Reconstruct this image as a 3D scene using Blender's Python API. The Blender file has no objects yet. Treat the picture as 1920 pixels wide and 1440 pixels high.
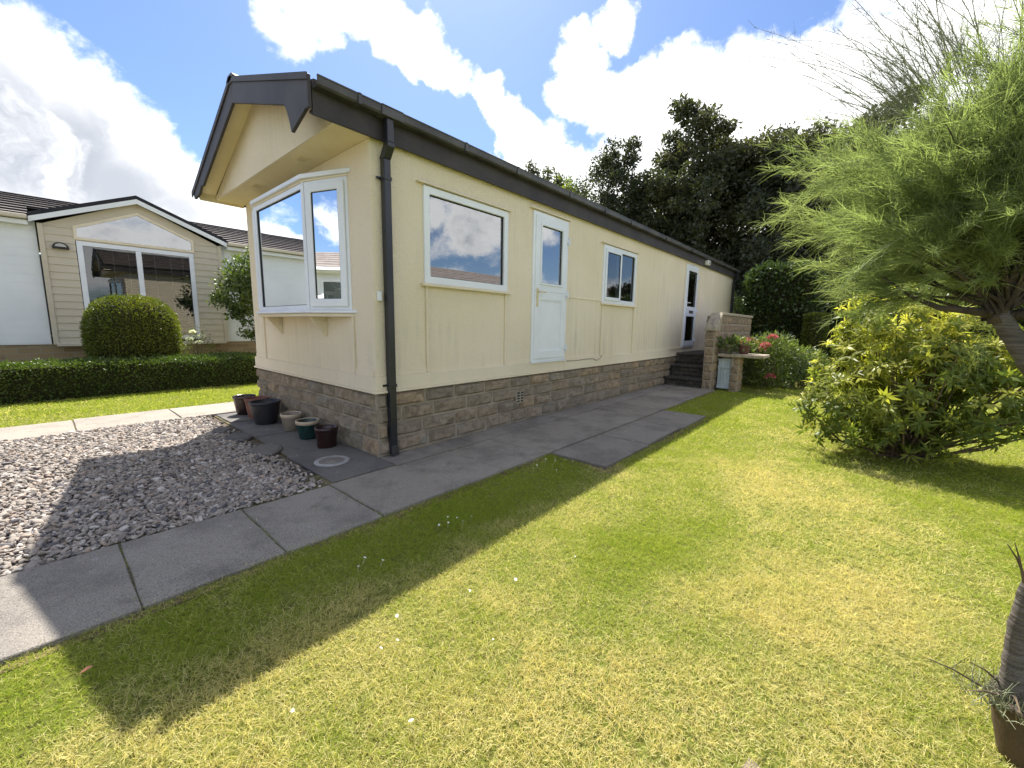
import bpy, bmesh, math, random
import numpy as np
from mathutils import Vector, Matrix

random.seed(7); rng = np.random.default_rng(7)
scene = bpy.context.scene
COL = scene.collection
R_ = math.radians

# ------------------------------------------------------------------ camera
CAM = np.array([-1.9196, -3.2616, 1.225])
def cam_axes(pitch, yaw, roll):
    f = np.array([math.cos(yaw)*math.cos(pitch), math.sin(yaw)*math.cos(pitch), -math.sin(pitch)])
    r = np.array([math.sin(yaw), -math.cos(yaw), 0.0]); u = np.cross(r, f)
    c, s = math.cos(roll), math.sin(roll)
    return c*r+s*u, -s*r+c*u, f
cr, cu, cf = cam_axes(R_(8.1512), R_(40.9649), R_(0.8567))
cd = bpy.data.cameras.new('camera'); cam = bpy.data.objects.new('camera', cd); COL.objects.link(cam)
cd.sensor_fit = 'HORIZONTAL'; cd.sensor_width = 36.0; cd.lens = 764.55/1920*36
cd.clip_start = 0.05; cd.clip_end = 2000
cam.matrix_world = Matrix([[cr[i], cu[i], -cf[i], CAM[i]] for i in range(3)] + [[0, 0, 0, 1]])
scene.camera = cam

# ------------------------------------------------------------------ light
SUN_AZ, SUN_EL = 50.3, 54.4            # degrees; azimuth from +X towards +Y
SUN_STRENGTH, SKY_STRENGTH = 5.0, 0.10
scene.view_settings.view_transform = 'Standard'; scene.view_settings.look = 'None'
scene.view_settings.gamma = 1.0; scene.view_settings.exposure = 1.15
ld = bpy.data.lights.new('sun', 'SUN'); ld.energy = SUN_STRENGTH; ld.angle = R_(0.5); ld.color = (1.0, 0.955, 0.88)
sun = bpy.data.objects.new('sun', ld); COL.objects.link(sun)
sd = Vector((math.cos(R_(SUN_EL))*math.cos(R_(SUN_AZ)), math.cos(R_(SUN_EL))*math.sin(R_(SUN_AZ)), math.sin(R_(SUN_EL))))
sun.rotation_mode = 'QUATERNION'; sun.rotation_quaternion = sd.to_track_quat('Z', 'Y')
sun.location = sd*60

class NT:
    """tiny helper to write node trees"""
    def __init__(s, tree): s.t = tree
    def n(s, typ, props=None, **inp):
        nd = s.t.nodes.new(typ)
        for k, v in (props or {}).items(): setattr(nd, k, v)
        for k, v in inp.items():
            key = int(k[1:]) if k[0] == '_' and k[1:].isdigit() else k.replace('_', ' ')
            sock = nd.inputs[key]
            if isinstance(v, bpy.types.NodeSocket): s.t.links.new(v, sock)
            else: sock.default_value = v
        return nd
    def math(s, op, a, b=0.0, clamp=False):
        return s.n('ShaderNodeMath', dict(operation=op, use_clamp=clamp), _0=a, _1=b).outputs[0]
    def vdot(s, a, b):
        return s.n('ShaderNodeVectorMath', dict(operation='DOT_PRODUCT'), _0=a, _1=b).outputs['Value']
    def ramp(s, v, a, b, lo=0.0, hi=1.0, smooth=True):
        return s.n('ShaderNodeMapRange', dict(interpolation_type='SMOOTHSTEP' if smooth else 'LINEAR'),
                   Value=v, From_Min=a, From_Max=b, To_Min=lo, To_Max=hi).outputs[0]
    def mix(s, f, a, b, blend='MIX'):
        nd = s.t.nodes.new('ShaderNodeMix'); nd.data_type = 'RGBA'; nd.blend_type = blend
        for i, v in ((0, f), (6, a), (7, b)):
            if isinstance(v, bpy.types.NodeSocket): s.t.links.new(v, nd.inputs[i])
            else: nd.inputs[i].default_value = (v if i == 0 else (tuple(v)+(1,))[:4])
        return nd.outputs[2]
    def noise(s, vec, scale, detail=4, rough=.5, dist=0.0):
        return s.n('ShaderNodeTexNoise', None, Vector=vec, Scale=scale, Detail=detail, Roughness=rough, Distortion=dist).outputs['Fac']
    def scale(s, vec, v):
        return s.n('ShaderNodeVectorMath', dict(operation='MULTIPLY'), _0=vec, _1=v).outputs[0]
    def link(s, a, b): s.t.links.new(a, b)

def azel(az, el):
    a, e = R_(az), R_(el)
    return (math.cos(e)*math.cos(a), math.cos(e)*math.sin(a), math.sin(e))

def make_world():
    w = bpy.data.worlds.new('World'); scene.world = w; w.use_nodes = True
    t = w.node_tree; t.nodes.clear(); N = NT(t)
    out = t.nodes.new('ShaderNodeOutputWorld'); bg = t.nodes.new('ShaderNodeBackground')
    bg.inputs['Strength'].default_value = SKY_STRENGTH
    sky = t.nodes.new('ShaderNodeTexSky'); sky.sky_type = 'NISHITA'; sky.sun_disc = False
    sky.sun_elevation = R_(SUN_EL); sky.sun_rotation = R_(90-SUN_AZ)
    sky.altitude = 100; sky.air_density = 1.0; sky.dust_density = 0.6; sky.ozone_density = 2.0
    d = N.n('ShaderNodeTexCoord').outputs['Generated']
    blobs = [  # azimuth, elevation, angular radius, weight
        (89, 20, 4.6, 1), (86.5, 17.3, 5.2, 1), (83.5, 15, 5, 1), (80.5, 11.5, 5, 1), (92, 15, 7, 1), (88, 11, 6, 1), (95, 19, 7, 1),
        (76.5, 9.2, 4.5, .95), (82, 8, 6, 1), (72.5, 6.5, 4.5, .9),
        (67.5, 30.2, 3.0, .66), (64.5, 31.2, 3.0, .72), (60.5, 32.6, 2.8, .85), (57, 31.8, 3.1, .95), (53, 30.8, 3.0, .95),
        (50, 29.4, 2.4, .95), (47.2, 28.5, 2.2, .85), (44.6, 27.0, 2.1, .9), (42.8, 25.0, 2.2, .95), (39.8, 23.2, 2.0, .85),
        (36.5, 21.5, 2.6, .95), (41, 21.5, 2.2, .75), (33.5, 19.5, 3, .95), (38, 18.2, 3.6, .95), (44, 17.5, 3.5, .8), (30, 18.5, 4, 1), (50, 16.5, 3.5, .75),
        (33, 32.6, 2.2, .80), (29.0, 33.4, 2.2, .80), (34.8, 30.2, 2.1, .75), (31.5, 30.6, 1.9, .68),
        (33, 27.0, 3.2, 1), (29.5, 25.6, 3.6, 1), (25.5, 25.8, 4.0, 1), (20, 25.3, 4.6, 1), (14, 25.2, 4.6, 1), (8, 24.2, 5, 1), (3, 24.5, 5.0, .95),
        (24, 21.5, 4.5, 1), (17, 20, 6, 1), (9, 18, 7, 1), (0, 20, 7, 1), (-4, 25.5, 5.5, 1), (-8, 20, 8, 1),
        (32, 12, 8, 1), (22, 13, 8, 1), (11, 11, 9, 1), (0, 11, 9, 1), (40, 11, 6, .9), (3.5, 29.5, 3, .62), (0, 31, 4, .8), (-5, 33, 5, .9), (62, 46, 6, .9), (45, 44, 5, .8), (20, 44, 7, .9), (75, 60, 9, .9), (0, 60, 12, .9)]
    # warp the direction so that the cloud edges billow
    w1 = N.n('ShaderNodeTexNoise', None, Vector=d, Scale=6.0, Detail=3, Roughness=.55).outputs['Color']
    w2 = N.n('ShaderNodeTexNoise', None, Vector=d, Scale=21.0, Detail=5, Roughness=.6).outputs['Color']
    def warp(a, col, k):
        o = N.n('ShaderNodeVectorMath', dict(operation='SUBTRACT'), _0=col, _1=(.5, .5, .5)).outputs[0]
        return N.n('ShaderNodeVectorMath', dict(operation='ADD'), _0=a, _1=N.scale(o, (k, k, k))).outputs[0]
    dw = N.n('ShaderNodeVectorMath', dict(operation='NORMALIZE'), _0=warp(warp(d, w1, .10), w2, .055)).outputs[0]
    def cluster(lst, inner, outer):
        acc = None
        for az, el, r, wgt in lst:
            b = N.ramp(N.vdot(dw, azel(az, el)), math.cos(R_(r*outer)), math.cos(R_(r*inner)), 0, wgt)
            acc = b if acc is None else N.math('MAXIMUM', acc, b)
        return acc
    dens = cluster(blobs, .1, 1.5)
    sep = N.n('ShaderNodeSeparateXYZ', None, Vector=d)
    z = sep.outputs['Z']
    # general broken cloud behind the viewer and near the zenith
    front = N.ramp(N.vdot(d, azel(41, 12)), .32, .58)
    gen = N.noise(N.scale(dw, (1, 1, 2.2)), 2.6, 2, .5)
    gen = N.ramp(gen, .40, .62, 0, .95)
    gen = N.math('MULTIPLY', gen, N.math('SUBTRACT', 1.0, front))
    gen = N.math('MULTIPLY', gen, N.ramp(N.vdot(dw, azel(150, 30)), .985, .93))
    dens = N.math('MAXIMUM', dens, gen)
    n1 = N.noise(d, 9.0, 10, .64, .3)
    n2 = N.noise(N.scale(d, (1, 1, 1.5)), 30, 7, .65, .2)
    f = N.math('ADD', dens, N.math('MULTIPLY', N.math('SUBTRACT', n1, .5), 1.35))
    f = N.math('ADD', f, N.math('MULTIPLY', N.math('SUBTRACT', n2, .5), .50))
    cover = N.ramp(f, .38, .86)
    cover = N.math('MULTIPLY', cover, N.ramp(z, -.02, .03))
    # thick cloud away from the sun has grey bases
    away = N.ramp(N.vdot(d, azel(SUN_AZ, SUN_EL)), .93, .70)
    n3 = N.noise(dw, 6.0, 7, .6, .4)
    gb = cluster([(91, 15.5, 5.5, 1), (87, 14.5, 5, 1), (83.5, 12.3, 4.2, .95), (80, 9.5, 3.6, .8), (95, 16, 6, 1), (86, 9.5, 4, .7)], .2, 1.35)
    g1 = N.math('MULTIPLY', gb, N.ramp(n3, .26, .50))
    g2 = N.math('MULTIPLY', N.math('MULTIPLY', N.ramp(f, .8, 1.2), N.ramp(n3, .48, .64)), N.math('MULTIPLY', away, .75))
    grey = N.math('MAXIMUM', g1, N.math('MAXIMUM', g2, N.math('MULTIPLY', N.ramp(n3, .58, .70), .28)))
    ccol = N.mix(grey, (7.6, 7.6, 7.6), (2.9, 3.1, 3.5))
    skyc = N.mix(1.0, sky.outputs[0], (.60, .68, .82), 'MULTIPLY')
    c = N.mix(cover, skyc, ccol)
    N.link(c, bg.inputs['Color']); N.link(bg.outputs[0], out.inputs['Surface'])
    w.cycles.sampling_method = 'MANUAL'; w.cycles.sample_map_resolution = 512
make_world()
scene.cycles.max_bounces = 7; scene.cycles.transparent_max_bounces = 12
scene.cycles.diffuse_bounces = 4; scene.cycles.glossy_bounces = 4; scene.cycles.transmission_bounces = 4
scene.cycles.caustics_reflective = False; scene.cycles.caustics_refractive = False

# ------------------------------------------------------------------ materials
def material(name):
    m = bpy.data.materials.new(name); m.use_nodes = True
    t = m.node_tree; t.nodes.clear()
    N = NT(t); out = t.nodes.new('ShaderNodeOutputMaterial')
    return m, N, out
def principled(N, out, col, rough=.6, spec=.5, bump=None, bump_d=.01, metal=0, coat=0):
    p = N.n('ShaderNodeBsdfPrincipled')
    def s(k, v):
        if isinstance(v, bpy.types.NodeSocket): N.link(v, p.inputs[k])
        else: p.inputs[k].default_value = (tuple(v)+(1,))[:4] if k == 'Base Color' else v
    s('Base Color', col); s('Roughness', rough); s('Specular IOR Level', spec); s('Metallic', metal); s('Coat Weight', coat)
    if bump is not None:
        b = N.n('ShaderNodeBump', None, Height=bump, Strength=1.0, Distance=bump_d)
        N.link(b.outputs[0], p.inputs['Normal'])
    N.link(p.outputs[0], out.inputs['Surface']); return p
def pos(N): return N.n('ShaderNodeNewGeometry').outputs['Position']
def isl(N): return N.n('ShaderNodeNewGeometry').outputs['Random Per Island']
def objc(N): return N.n('ShaderNodeTexCoord').outputs['Object']

def plain(name, c1, c2=None, scale=8, rough=.5, spec=.4, bs=60, bd=.002, detail=5):
    m, N, out = material(name); p = pos(N); c2 = c2 or tuple(x*.8 for x in c1)
    n = N.noise(p, scale, detail, .6)
    col = N.mix(N.ramp(n, .35, .65), c1, c2)
    principled(N, out, col, rough, spec, N.noise(p, bs, 3), bd); return m

def stucco(name, base, dirt, streak=1.0):
    m, N, out = material(name); p = pos(N)
    sep = N.n('ShaderNodeSeparateXYZ', None, Vector=p)
    st = N.noise(N.scale(p, (14, 14, .7)), 1.0, 7, .7)                  # rain streaks
    st2 = N.noise(p, 1.1, 4, .6)
    low = N.ramp(sep.outputs['Z'], 2.3, .9); far = N.ramp(sep.outputs['X'], 2.0, 9.5)
    st2 = N.math('ADD', st2, N.math('ADD', N.math('MULTIPLY', low, .10), N.math('MULTIPLY', far, .16)))
    f = N.math('MULTIPLY', N.ramp(st, .44, .74), N.ramp(st2, .46, .78))
    f = N.math('MULTIPLY', f, .62*streak, True)
    sp = N.ramp(N.noise(p, 38, 3, .6), .60, .74, 0, .22)
    c = N.mix(N.ramp(N.noise(p, .8, 3), .3, .7), base, tuple(x*y for x, y in zip(base, (.93, .92, .87))))
    c = N.mix(f, c, dirt); c = N.mix(sp, c, tuple(x*.6 for x in base))
    v = N.n('ShaderNodeTexVoronoi', None, Vector=p, Scale=85.0).outputs['Distance']
    h = N.math('ADD', N.math('MULTIPLY', v, -.6), N.noise(p, 130, 4, .7))
    principled(N, out, c, .85, .25, h, .009); return m

def leafy(name, c1, c2, c3=None, trans=.4, rough=.45, gloss=.10, fscale=1.2):
    """leaf material: per-leaf hue spread plus broad patches, diffuse + translucent + a little sheen"""
    m, N, out = material(name)
    r = isl(N); c3 = c3 or c2
    c = N.mix(r, c1, c2)
    c = N.mix(N.ramp(N.noise(pos(N), fscale, 3), .45, .65, 0, .8), c, c3)
    r2 = N.math('FRACT', N.math('MULTIPLY', r, 17.31))
    c = N.mix(N.math('MULTIPLY', r2, .45), c, tuple(x*.45 for x in c1))
    df = N.n('ShaderNodeBsdfDiffuse', None, Color=c)
    tc = N.mix(.5, c, (.9, 1.0, .25), 'MULTIPLY'); tc2 = N.mix(1.0, tc, (1.9, 1.9, 1.6), 'MULTIPLY')
    tr = N.n('ShaderNodeBsdfTranslucent', None, Color=tc2)
    mx = N.n('ShaderNodeMixShader', None, _0=trans, _1=df.outputs[0], _2=tr.outputs[0])
    gl = N.n('ShaderNodeBsdfGlossy', None, Color=(1, 1, 1, 1), Roughness=rough)
    lw = N.n('ShaderNodeLayerWeight', None, Blend=.25).outputs['Facing']
    mx2 = N.n('ShaderNodeMixShader', None, _0=N.math('ADD', N.math('MULTIPLY', lw, gloss*.7), gloss*.22), _1=mx.outputs[0], _2=gl.outputs[0])
    N.link(mx2.outputs[0], out.inputs['Surface']); return m

def glass(name, base=.12, tint=(.75, .82, .8), ior=1.6):
    m, N, out = material(name)
    fr = N.n('ShaderNodeFresnel', None, IOR=ior)
    fac = N.math('ADD', fr.outputs[0], base, True)
    # very slight waviness of real panes
    b = N.n('ShaderNodeBump', None, Height=N.noise(pos(N), 1.6, 1), Strength=.25, Distance=.004)
    gl = N.n('ShaderNodeBsdfGlossy', None, Color=(.96, .98, 1, 1), Roughness=0.0, Normal=b.outputs[0])
    tr = N.n('ShaderNodeBsdfTransparent', None, Color=tint+(1,))
    mx = N.n('ShaderNodeMixShader', None, _0=fac, _1=tr.outputs[0], _2=gl.outputs[0])
    N.link(mx.outputs[0], out.inputs['Surface']); return m

def stone(name, c1, c2, c3):
    m, N, out = material(name); p = pos(N); r = isl(N)
    c = N.mix(r, c1, c2)
    r2 = N.math('FRACT', N.math('MULTIPLY', r, 13.7))
    c = N.mix(N.ramp(r2, .7, .95, 0, .8), c, c3)
    n = N.noise(p, 14, 7, .65)
    c = N.mix(N.ramp(n, .40, .66, 0, .65), c, tuple(x*.42 for x in c1))
    c = N.mix(N.ramp(N.noise(p, 3.2, 4, .6), .58, .74, 0, .55), c, (.30, .31, .27))
    principled(N, out, c, .9, .2, N.noise(p, 55, 8, .7), .016); return m

def slab_mat(name, c1, c2, c3):
    m, N, out = material(name); p = pos(N); r = isl(N)
    c = N.mix(N.math('MULTIPLY', r, .7), c1, c2)
    c = N.mix(N.ramp(N.noise(p, 1.7, 6, .65), .42, .66, 0, .8), c, c3)
    v = N.n('ShaderNodeTexVoronoi', None, Vector=p, Scale=150.0).outputs['Distance']
    c = N.mix(N.ramp(v, .05, .36, .8, 0), c, tuple(min(1, x*1.7) for x in c2))
    c = N.mix(N.ramp(N.noise(p, 11, 5, .7), .61, .70, 0, .6), c, (.40, .385, .35))
    c = N.mix(N.ramp(N.noise(p, 4.2, 6, .7, .6), .56, .72, 0, .6), c, tuple(x*.5 for x in c1))   # lichen spots
    c = N.mix(N.ramp(N.noise(p, 150, 3, .6), .50, .66, 0, .75), c, tuple(x*.4 for x in c1))
    h = N.math('ADD', N.noise(p, 170, 4, .7), N.math('MULTIPLY', N.noise(p, 9, 4), .8))
    principled(N, out, c, .85, .3, h, .006); return m

M = {}
M['cream'] = stucco('cream_roughcast', (.90, .785, .61), (.50, .465, .38), .85)
M['cream_clean'] = stucco('cream_painted_board', (.90, .79, .62), (.60, .55, .44), .4)
M['soffit'] = plain('cream_soffit_board', (.78, .68, .45), (.72, .61, .38), 2.2, .7, .2, 70, .002)
M['brown'] = plain('dark_brown_fascia', (.040, .034, .035), (.060, .052, .050), 2.5, .55, .3, 40, .0015)
M['gutter'] = plain('dark_gutter_plastic', (.045, .042, .045), (.085, .08, .078), 3, .38, .45, 50, .0006)
M['pipe'] = plain('black_blue_pipe', (.012, .014, .020), (.020, .021, .028), 4, .3, .5, 50, .0005)
M['rooftile'] = plain('dark_roof_tile', (.055, .043, .042), (.095, .075, .070), 5, .8, .2, 60, .004)
M['rooftile_pale'] = plain('roof_tile_sky_glint', (.26, .225, .205), (.20, .17, .155), 4, .7, .2, 60, .004)  # pale tone imitates sky glint on the tile tops
M['roofdark'] = plain('black_roof_edge_and_riser_shade', (.012, .012, .016), (.02, .02, .024), 4, .6, .3, 60, .002)  # roof edge black, also used as painted shadow on the tile risers
M['upvc'] = plain('white_window_plastic', (.80, .82, .87), (.74, .76, .81), 1.5, .28, .5, 30, .0003)
M['white_board'] = plain('white_painted_board', (.80, .82, .84), (.74, .76, .78), 1.2, .5, .4, 40, .0008)
M['brass'] = plain('worn_brass', (.62, .50, .24), (.7, .62, .4), 20, .35, .6, 60, .0003)
M['black'] = plain('black_rubber', (.012, .012, .013), (.02, .02, .02), 10, .5)
M['glass'] = glass('window_glass', .26, (.62, .68, .66), 1.7)
M['glass_mirror'] = glass('reflective_window_glass', .50, (.5, .55, .55), 1.8)
M['glass_dark'] = glass('dark_window_glass', .07, (.65, .70, .68), 1.55)
M['blind'] = plain('pale_blind_slats', (.62, .62, .58), (.55, .55, .52), 3, .6)
M['blind_grey'] = plain('grey_blind_slats', (.20, .19, .18), (.15, .145, .14), 3, .6)
M['curtain'] = plain('dark_curtain_cloth', (.10, .09, .08), (.06, .055, .05), 6, .9)
M['stone'] = stone('stone_block_face', (.36, .285, .205), (.27, .23, .18), (.42, .30, .19))
M['mortar'] = plain('stone_mortar', (.40, .345, .27), (.30, .26, .205), 8, .95, .1, 90, .006)
M['stone_warm'] = stone('stone_wall_face', (.34, .26, .185), (.29, .22, .16), (.40, .29, .19))
M['coping'] = stone('stone_coping', (.46, .39, .29), (.40, .35, .27), (.42, .36, .26))
M['darkstep'] = stone('dark_step_stone', (.085, .076, .07), (.06, .055, .052), (.11, .10, .085))
M['slab'] = slab_mat('grey_paving_slab', (.24, .212, .182), (.32, .29, .25), (.155, .138, .122))
M['slab_far'] = slab_mat('pale_paving_slab', (.34, .30, .25), (.40, .35, .29), (.25, .22, .19))
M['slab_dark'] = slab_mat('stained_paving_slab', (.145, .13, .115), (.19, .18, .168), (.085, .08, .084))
M['earth'] = plain('bare_earth', (.12, .085, .055), (.19, .14, .085), 9, .95, .1, 60, .012)
M['soil_bare'] = plain('bare_soil', (.23, .19, .15), (.16, .125, .095), 18, .95, .1, 70, .02)
M['joint'] = plain('mossy_joint_sand', (.17, .14, .085), (.085, .085, .04), 16, .95, .1, 90, .006)
M['gravel_bed'] = plain('gravel_bed', (.10, .082, .068), (.17, .14, .115), 60, .95, .1, 90, .02)
M['siding'] = plain('beige_siding', (.60, .535, .42), (.55, .48, .37), 1.2, .55, .3, 40, .0008)
M['bark'] = plain('grey_brown_bark', (.105, .083, .062), (.045, .036, .028), 9, .9, .15, 40, .02)
M['bark_pale'] = plain('ringed_grey_bark', (.22, .19, .165), (.075, .062, .052), 16, .9, .15, 45, .012)
def ringed():
    m, N, out = material('ringed_bark'); p = pos(N)
    a = N.noise(N.scale(p, (9, 9, 105)), 1.0, 5, .6); b = N.noise(p, 22, 5, .6)
    c = N.mix(N.ramp(a, .38, .62), (.095, .082, .070), (.165, .145, .128)); c = N.mix(N.ramp(b, .5, .7, 0, .6), c, (.13, .105, .085))
    principled(N, out, c, .9, .15, N.math('ADD', a, N.math('MULTIPLY', b, .6)), .012); return m
M['bark_pale'] = ringed()
M['stem'] = plain('brown_twig', (.16, .11, .07), (.10, .07, .045), 20, .8)
M['twig_green'] = plain('olive_green_twig', (.27, .29, .17), (.19, .20, .11), 8, .7)
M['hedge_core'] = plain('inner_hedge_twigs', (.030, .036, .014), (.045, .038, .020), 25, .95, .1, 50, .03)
M['box'] = leafy('box_hedge_leaf', (.055, .095, .018), (.095, .145, .025), (.12, .16, .03), .28)
M['dome'] = leafy('domed_conifer_leaf', (.12, .15, .014), (.18, .19, .02), (.09, .12, .012), .3)
M['tallhedge'] = leafy('tall_hedge_leaf', (.035, .060, .018), (.060, .090, .025), (.075, .11, .03), .22, .35, .12)
M['dark_leaf'] = leafy('dark_tree_leaf', (.040, .052, .028), (.066, .074, .038), (.095, .095, .045), .30, .45, .09, .25)
M['mid_leaf'] = leafy('mid_tree_leaf', (.055, .075, .035), (.085, .10, .045), (.07, .08, .04), .3, .45, .08, .3)
M['sunny_leaf'] = leafy('yellow_green_tree_leaf', (.14, .17, .03), (.10, .14, .035), (.05, .08, .025), .4, .45, .06, .4)
M['grey_leaf'] = leafy('grey_green_tree_leaf', (.085, .10, .06), (.06, .075, .045), (.05, .06, .035), .3, .5, .06, .3)
M['rhodo'] = leafy('rhododendron_leaf', (.105, .15, .03), (.185, .215, .04), (.27, .28, .05), .40, .40, .045, 1.4)
M['rhodo_new_sunlit'] = leafy('rhododendron_new_sunlit_leaf', (.46, .45, .08), (.34, .36, .06), (.52, .48, .12), .42, .40, .05)  # yellower leaf colour, also standing in for sunlight on the bush
M['feather'] = leafy('feathery_frond', (.19, .24, .11), (.265, .31, .15), (.295, .33, .175), .46, .6, .02, .8)
M['shrub'] = leafy('garden_shrub_leaf', (.10, .14, .035), (.16, .20, .05), (.07, .11, .03), .35)
M['petal_pink'] = leafy('pink_petal', (.50, .11, .17), (.60, .20, .25), (.42, .10, .14), .3)
M['petal_white'] = leafy('white_petal', (.80, .80, .74), (.85, .85, .82), (.78, .78, .70), .3)
M['pot_black'] = plain('black_plastic_pot', (.018, .017, .022), (.028, .026, .03), 6, .42, .45)
M['pot_cream'] = plain('beige_glazed_pot', (.24, .20, .15), (.19, .16, .12), 9, .35, .5)
M['pot_rim'] = plain('pale_clay_rim', (.52, .42, .30), (.44, .35, .25), 9, .5, .4)
M['pot_green'] = plain('dark_green_glaze', (.010, .040, .036), (.008, .026, .025), 9, .2, .6)
M['pot_red'] = plain('dark_red_glaze', (.030, .009, .008), (.016, .006, .006), 9, .25, .6)
M['pot_terra'] = plain('terracotta', (.20, .085, .062), (.14, .065, .05), 9, .7, .3)
M['pot_brown'] = plain('brown_clay_pot', (.095, .062, .044), (.07, .046, .034), 9, .6, .3)
M['soil'] = plain('potting_soil', (.075, .06, .045), (.13, .105, .08), 40, .95, .1, 80, .01)
M['metal_cover'] = plain('pale_cast_cover', (.36, .35, .34), (.24, .235, .23), 14, .6, .4, 90, .003)
M['paleblue'] = plain('pale_grey_painted_wood', (.50, .56, .60), (.40, .46, .50), 6, .6, .3, 40, .002)
M['deadleaf'] = plain('dry_brown_leaf', (.42, .20, .12), (.30, .14, .08), 30, .8)
M['lamp_white'] = plain('white_lamp_housing', (.78, .76, .70), (.7, .68, .62), 5, .4)
M['lens'] = plain('lamp_lens', (.45, .43, .40), (.38, .36, .34), 5, .2, .6)

def brickwork():
    m, N, out = material('buff_brick_plinth'); p = objc(N)
    v = N.n('ShaderNodeTexBrick', None, Vector=N.n('ShaderNodeMapping', None, Vector=p, Rotation=(R_(90), 0, 0)).outputs[0],
            Color1=(.34, .25, .14, 1), Color2=(.25, .18, .10, 1), Mortar=(.30, .26, .2, 1), Scale=1.0)
    v.inputs['Mortar Size'].default_value = .008; v.inputs['Brick Width'].default_value = .3; v.inputs['Row Height'].default_value = .11
    principled(N, out, v.outputs[0], .9, .2, N.noise(p, 60, 5), .006); return m
M['plinth'] = brickwork()

def grass_mat():
    m, N, out = material('lawn_blades')
    dry = N.n('ShaderNodeAttribute', dict(attribute_name='dryness')).outputs['Fac']
    r = isl(N)
    r2 = N.math('FRACT', N.math('MULTIPLY', r, 23.7))
    g = N.mix(r, (.20, .285, .032), (.34, .39, .062))
    g = N.mix(N.ramp(r2, .75, .95, 0, .8), g, (.50, .48, .11))
    s = N.mix(r2, (.56, .50, .20), (.70, .635, .335))
    s = N.mix(N.ramp(r, .80, .95), s, (.42, .35, .14))
    f = N.ramp(N.math('ADD', dry, N.math('MULTIPLY', N.math('SUBTRACT', r2, .5), .55)), .28, .78)
    c = N.mix(f, g, s)
    df = N.n('ShaderNodeBsdfDiffuse', None, Color=c)
    tr = N.n('ShaderNodeBsdfTranslucent', None, Color=N.mix(1.0, c, (1.5, 1.45, .9), 'MULTIPLY'))
    mx = N.n('ShaderNodeMixShader', None, _0=.42, _1=df.outputs[0], _2=tr.outputs[0])
    N.link(mx.outputs[0], out.inputs['Surface']); return m
M['grass'] = grass_mat()
def lawn_sheet():
    m, N, out = material('lawn_sheet'); p = pos(N)
    c = N.mix(N.ramp(N.noise(p, .55, 5, .6), .38, .62), (.20, .25, .035), (.32, .32, .085))
    c = N.mix(N.ramp(N.noise(p, 45, 5, .7), .42, .66, 0, .75), c, (.095, .09, .03))
    c = N.mix(N.ramp(N.noise(p, 160, 3, .7), .5, .7, 0, .6), c, (.26, .23, .08))
    principled(N, out, c, .95, .1, N.noise(p, 90, 5, .7), .03); return m
M['lawn'] = lawn_sheet()
def pebble():
    m, N, out = material('gravel_stone'); r = isl(N); p = pos(N)
    c = N.mix(r, (.225, .195, .165), (.37, .32, .272))
    r2 = N.math('FRACT', N.math('MULTIPLY', r, 19.3)); r3 = N.math('FRACT', N.math('MULTIPLY', r, 7.77))
    c = N.mix(N.ramp(r2, .80, .9), c, (.50, .455, .41)); c = N.mix(N.ramp(r3, .82, .9), c, (.36, .28, .22))
    c = N.mix(N.ramp(r2, .18, .08), c, (.12, .11, .115))
    c = N.mix(N.ramp(N.noise(p, 70, 4), .5, .7, 0, .35), c, (.16, .135, .115))
    principled(N, out, c, .75, .3, N.noise(p, 180, 4), .003); return m
M['pebble'] = pebble()

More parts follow.
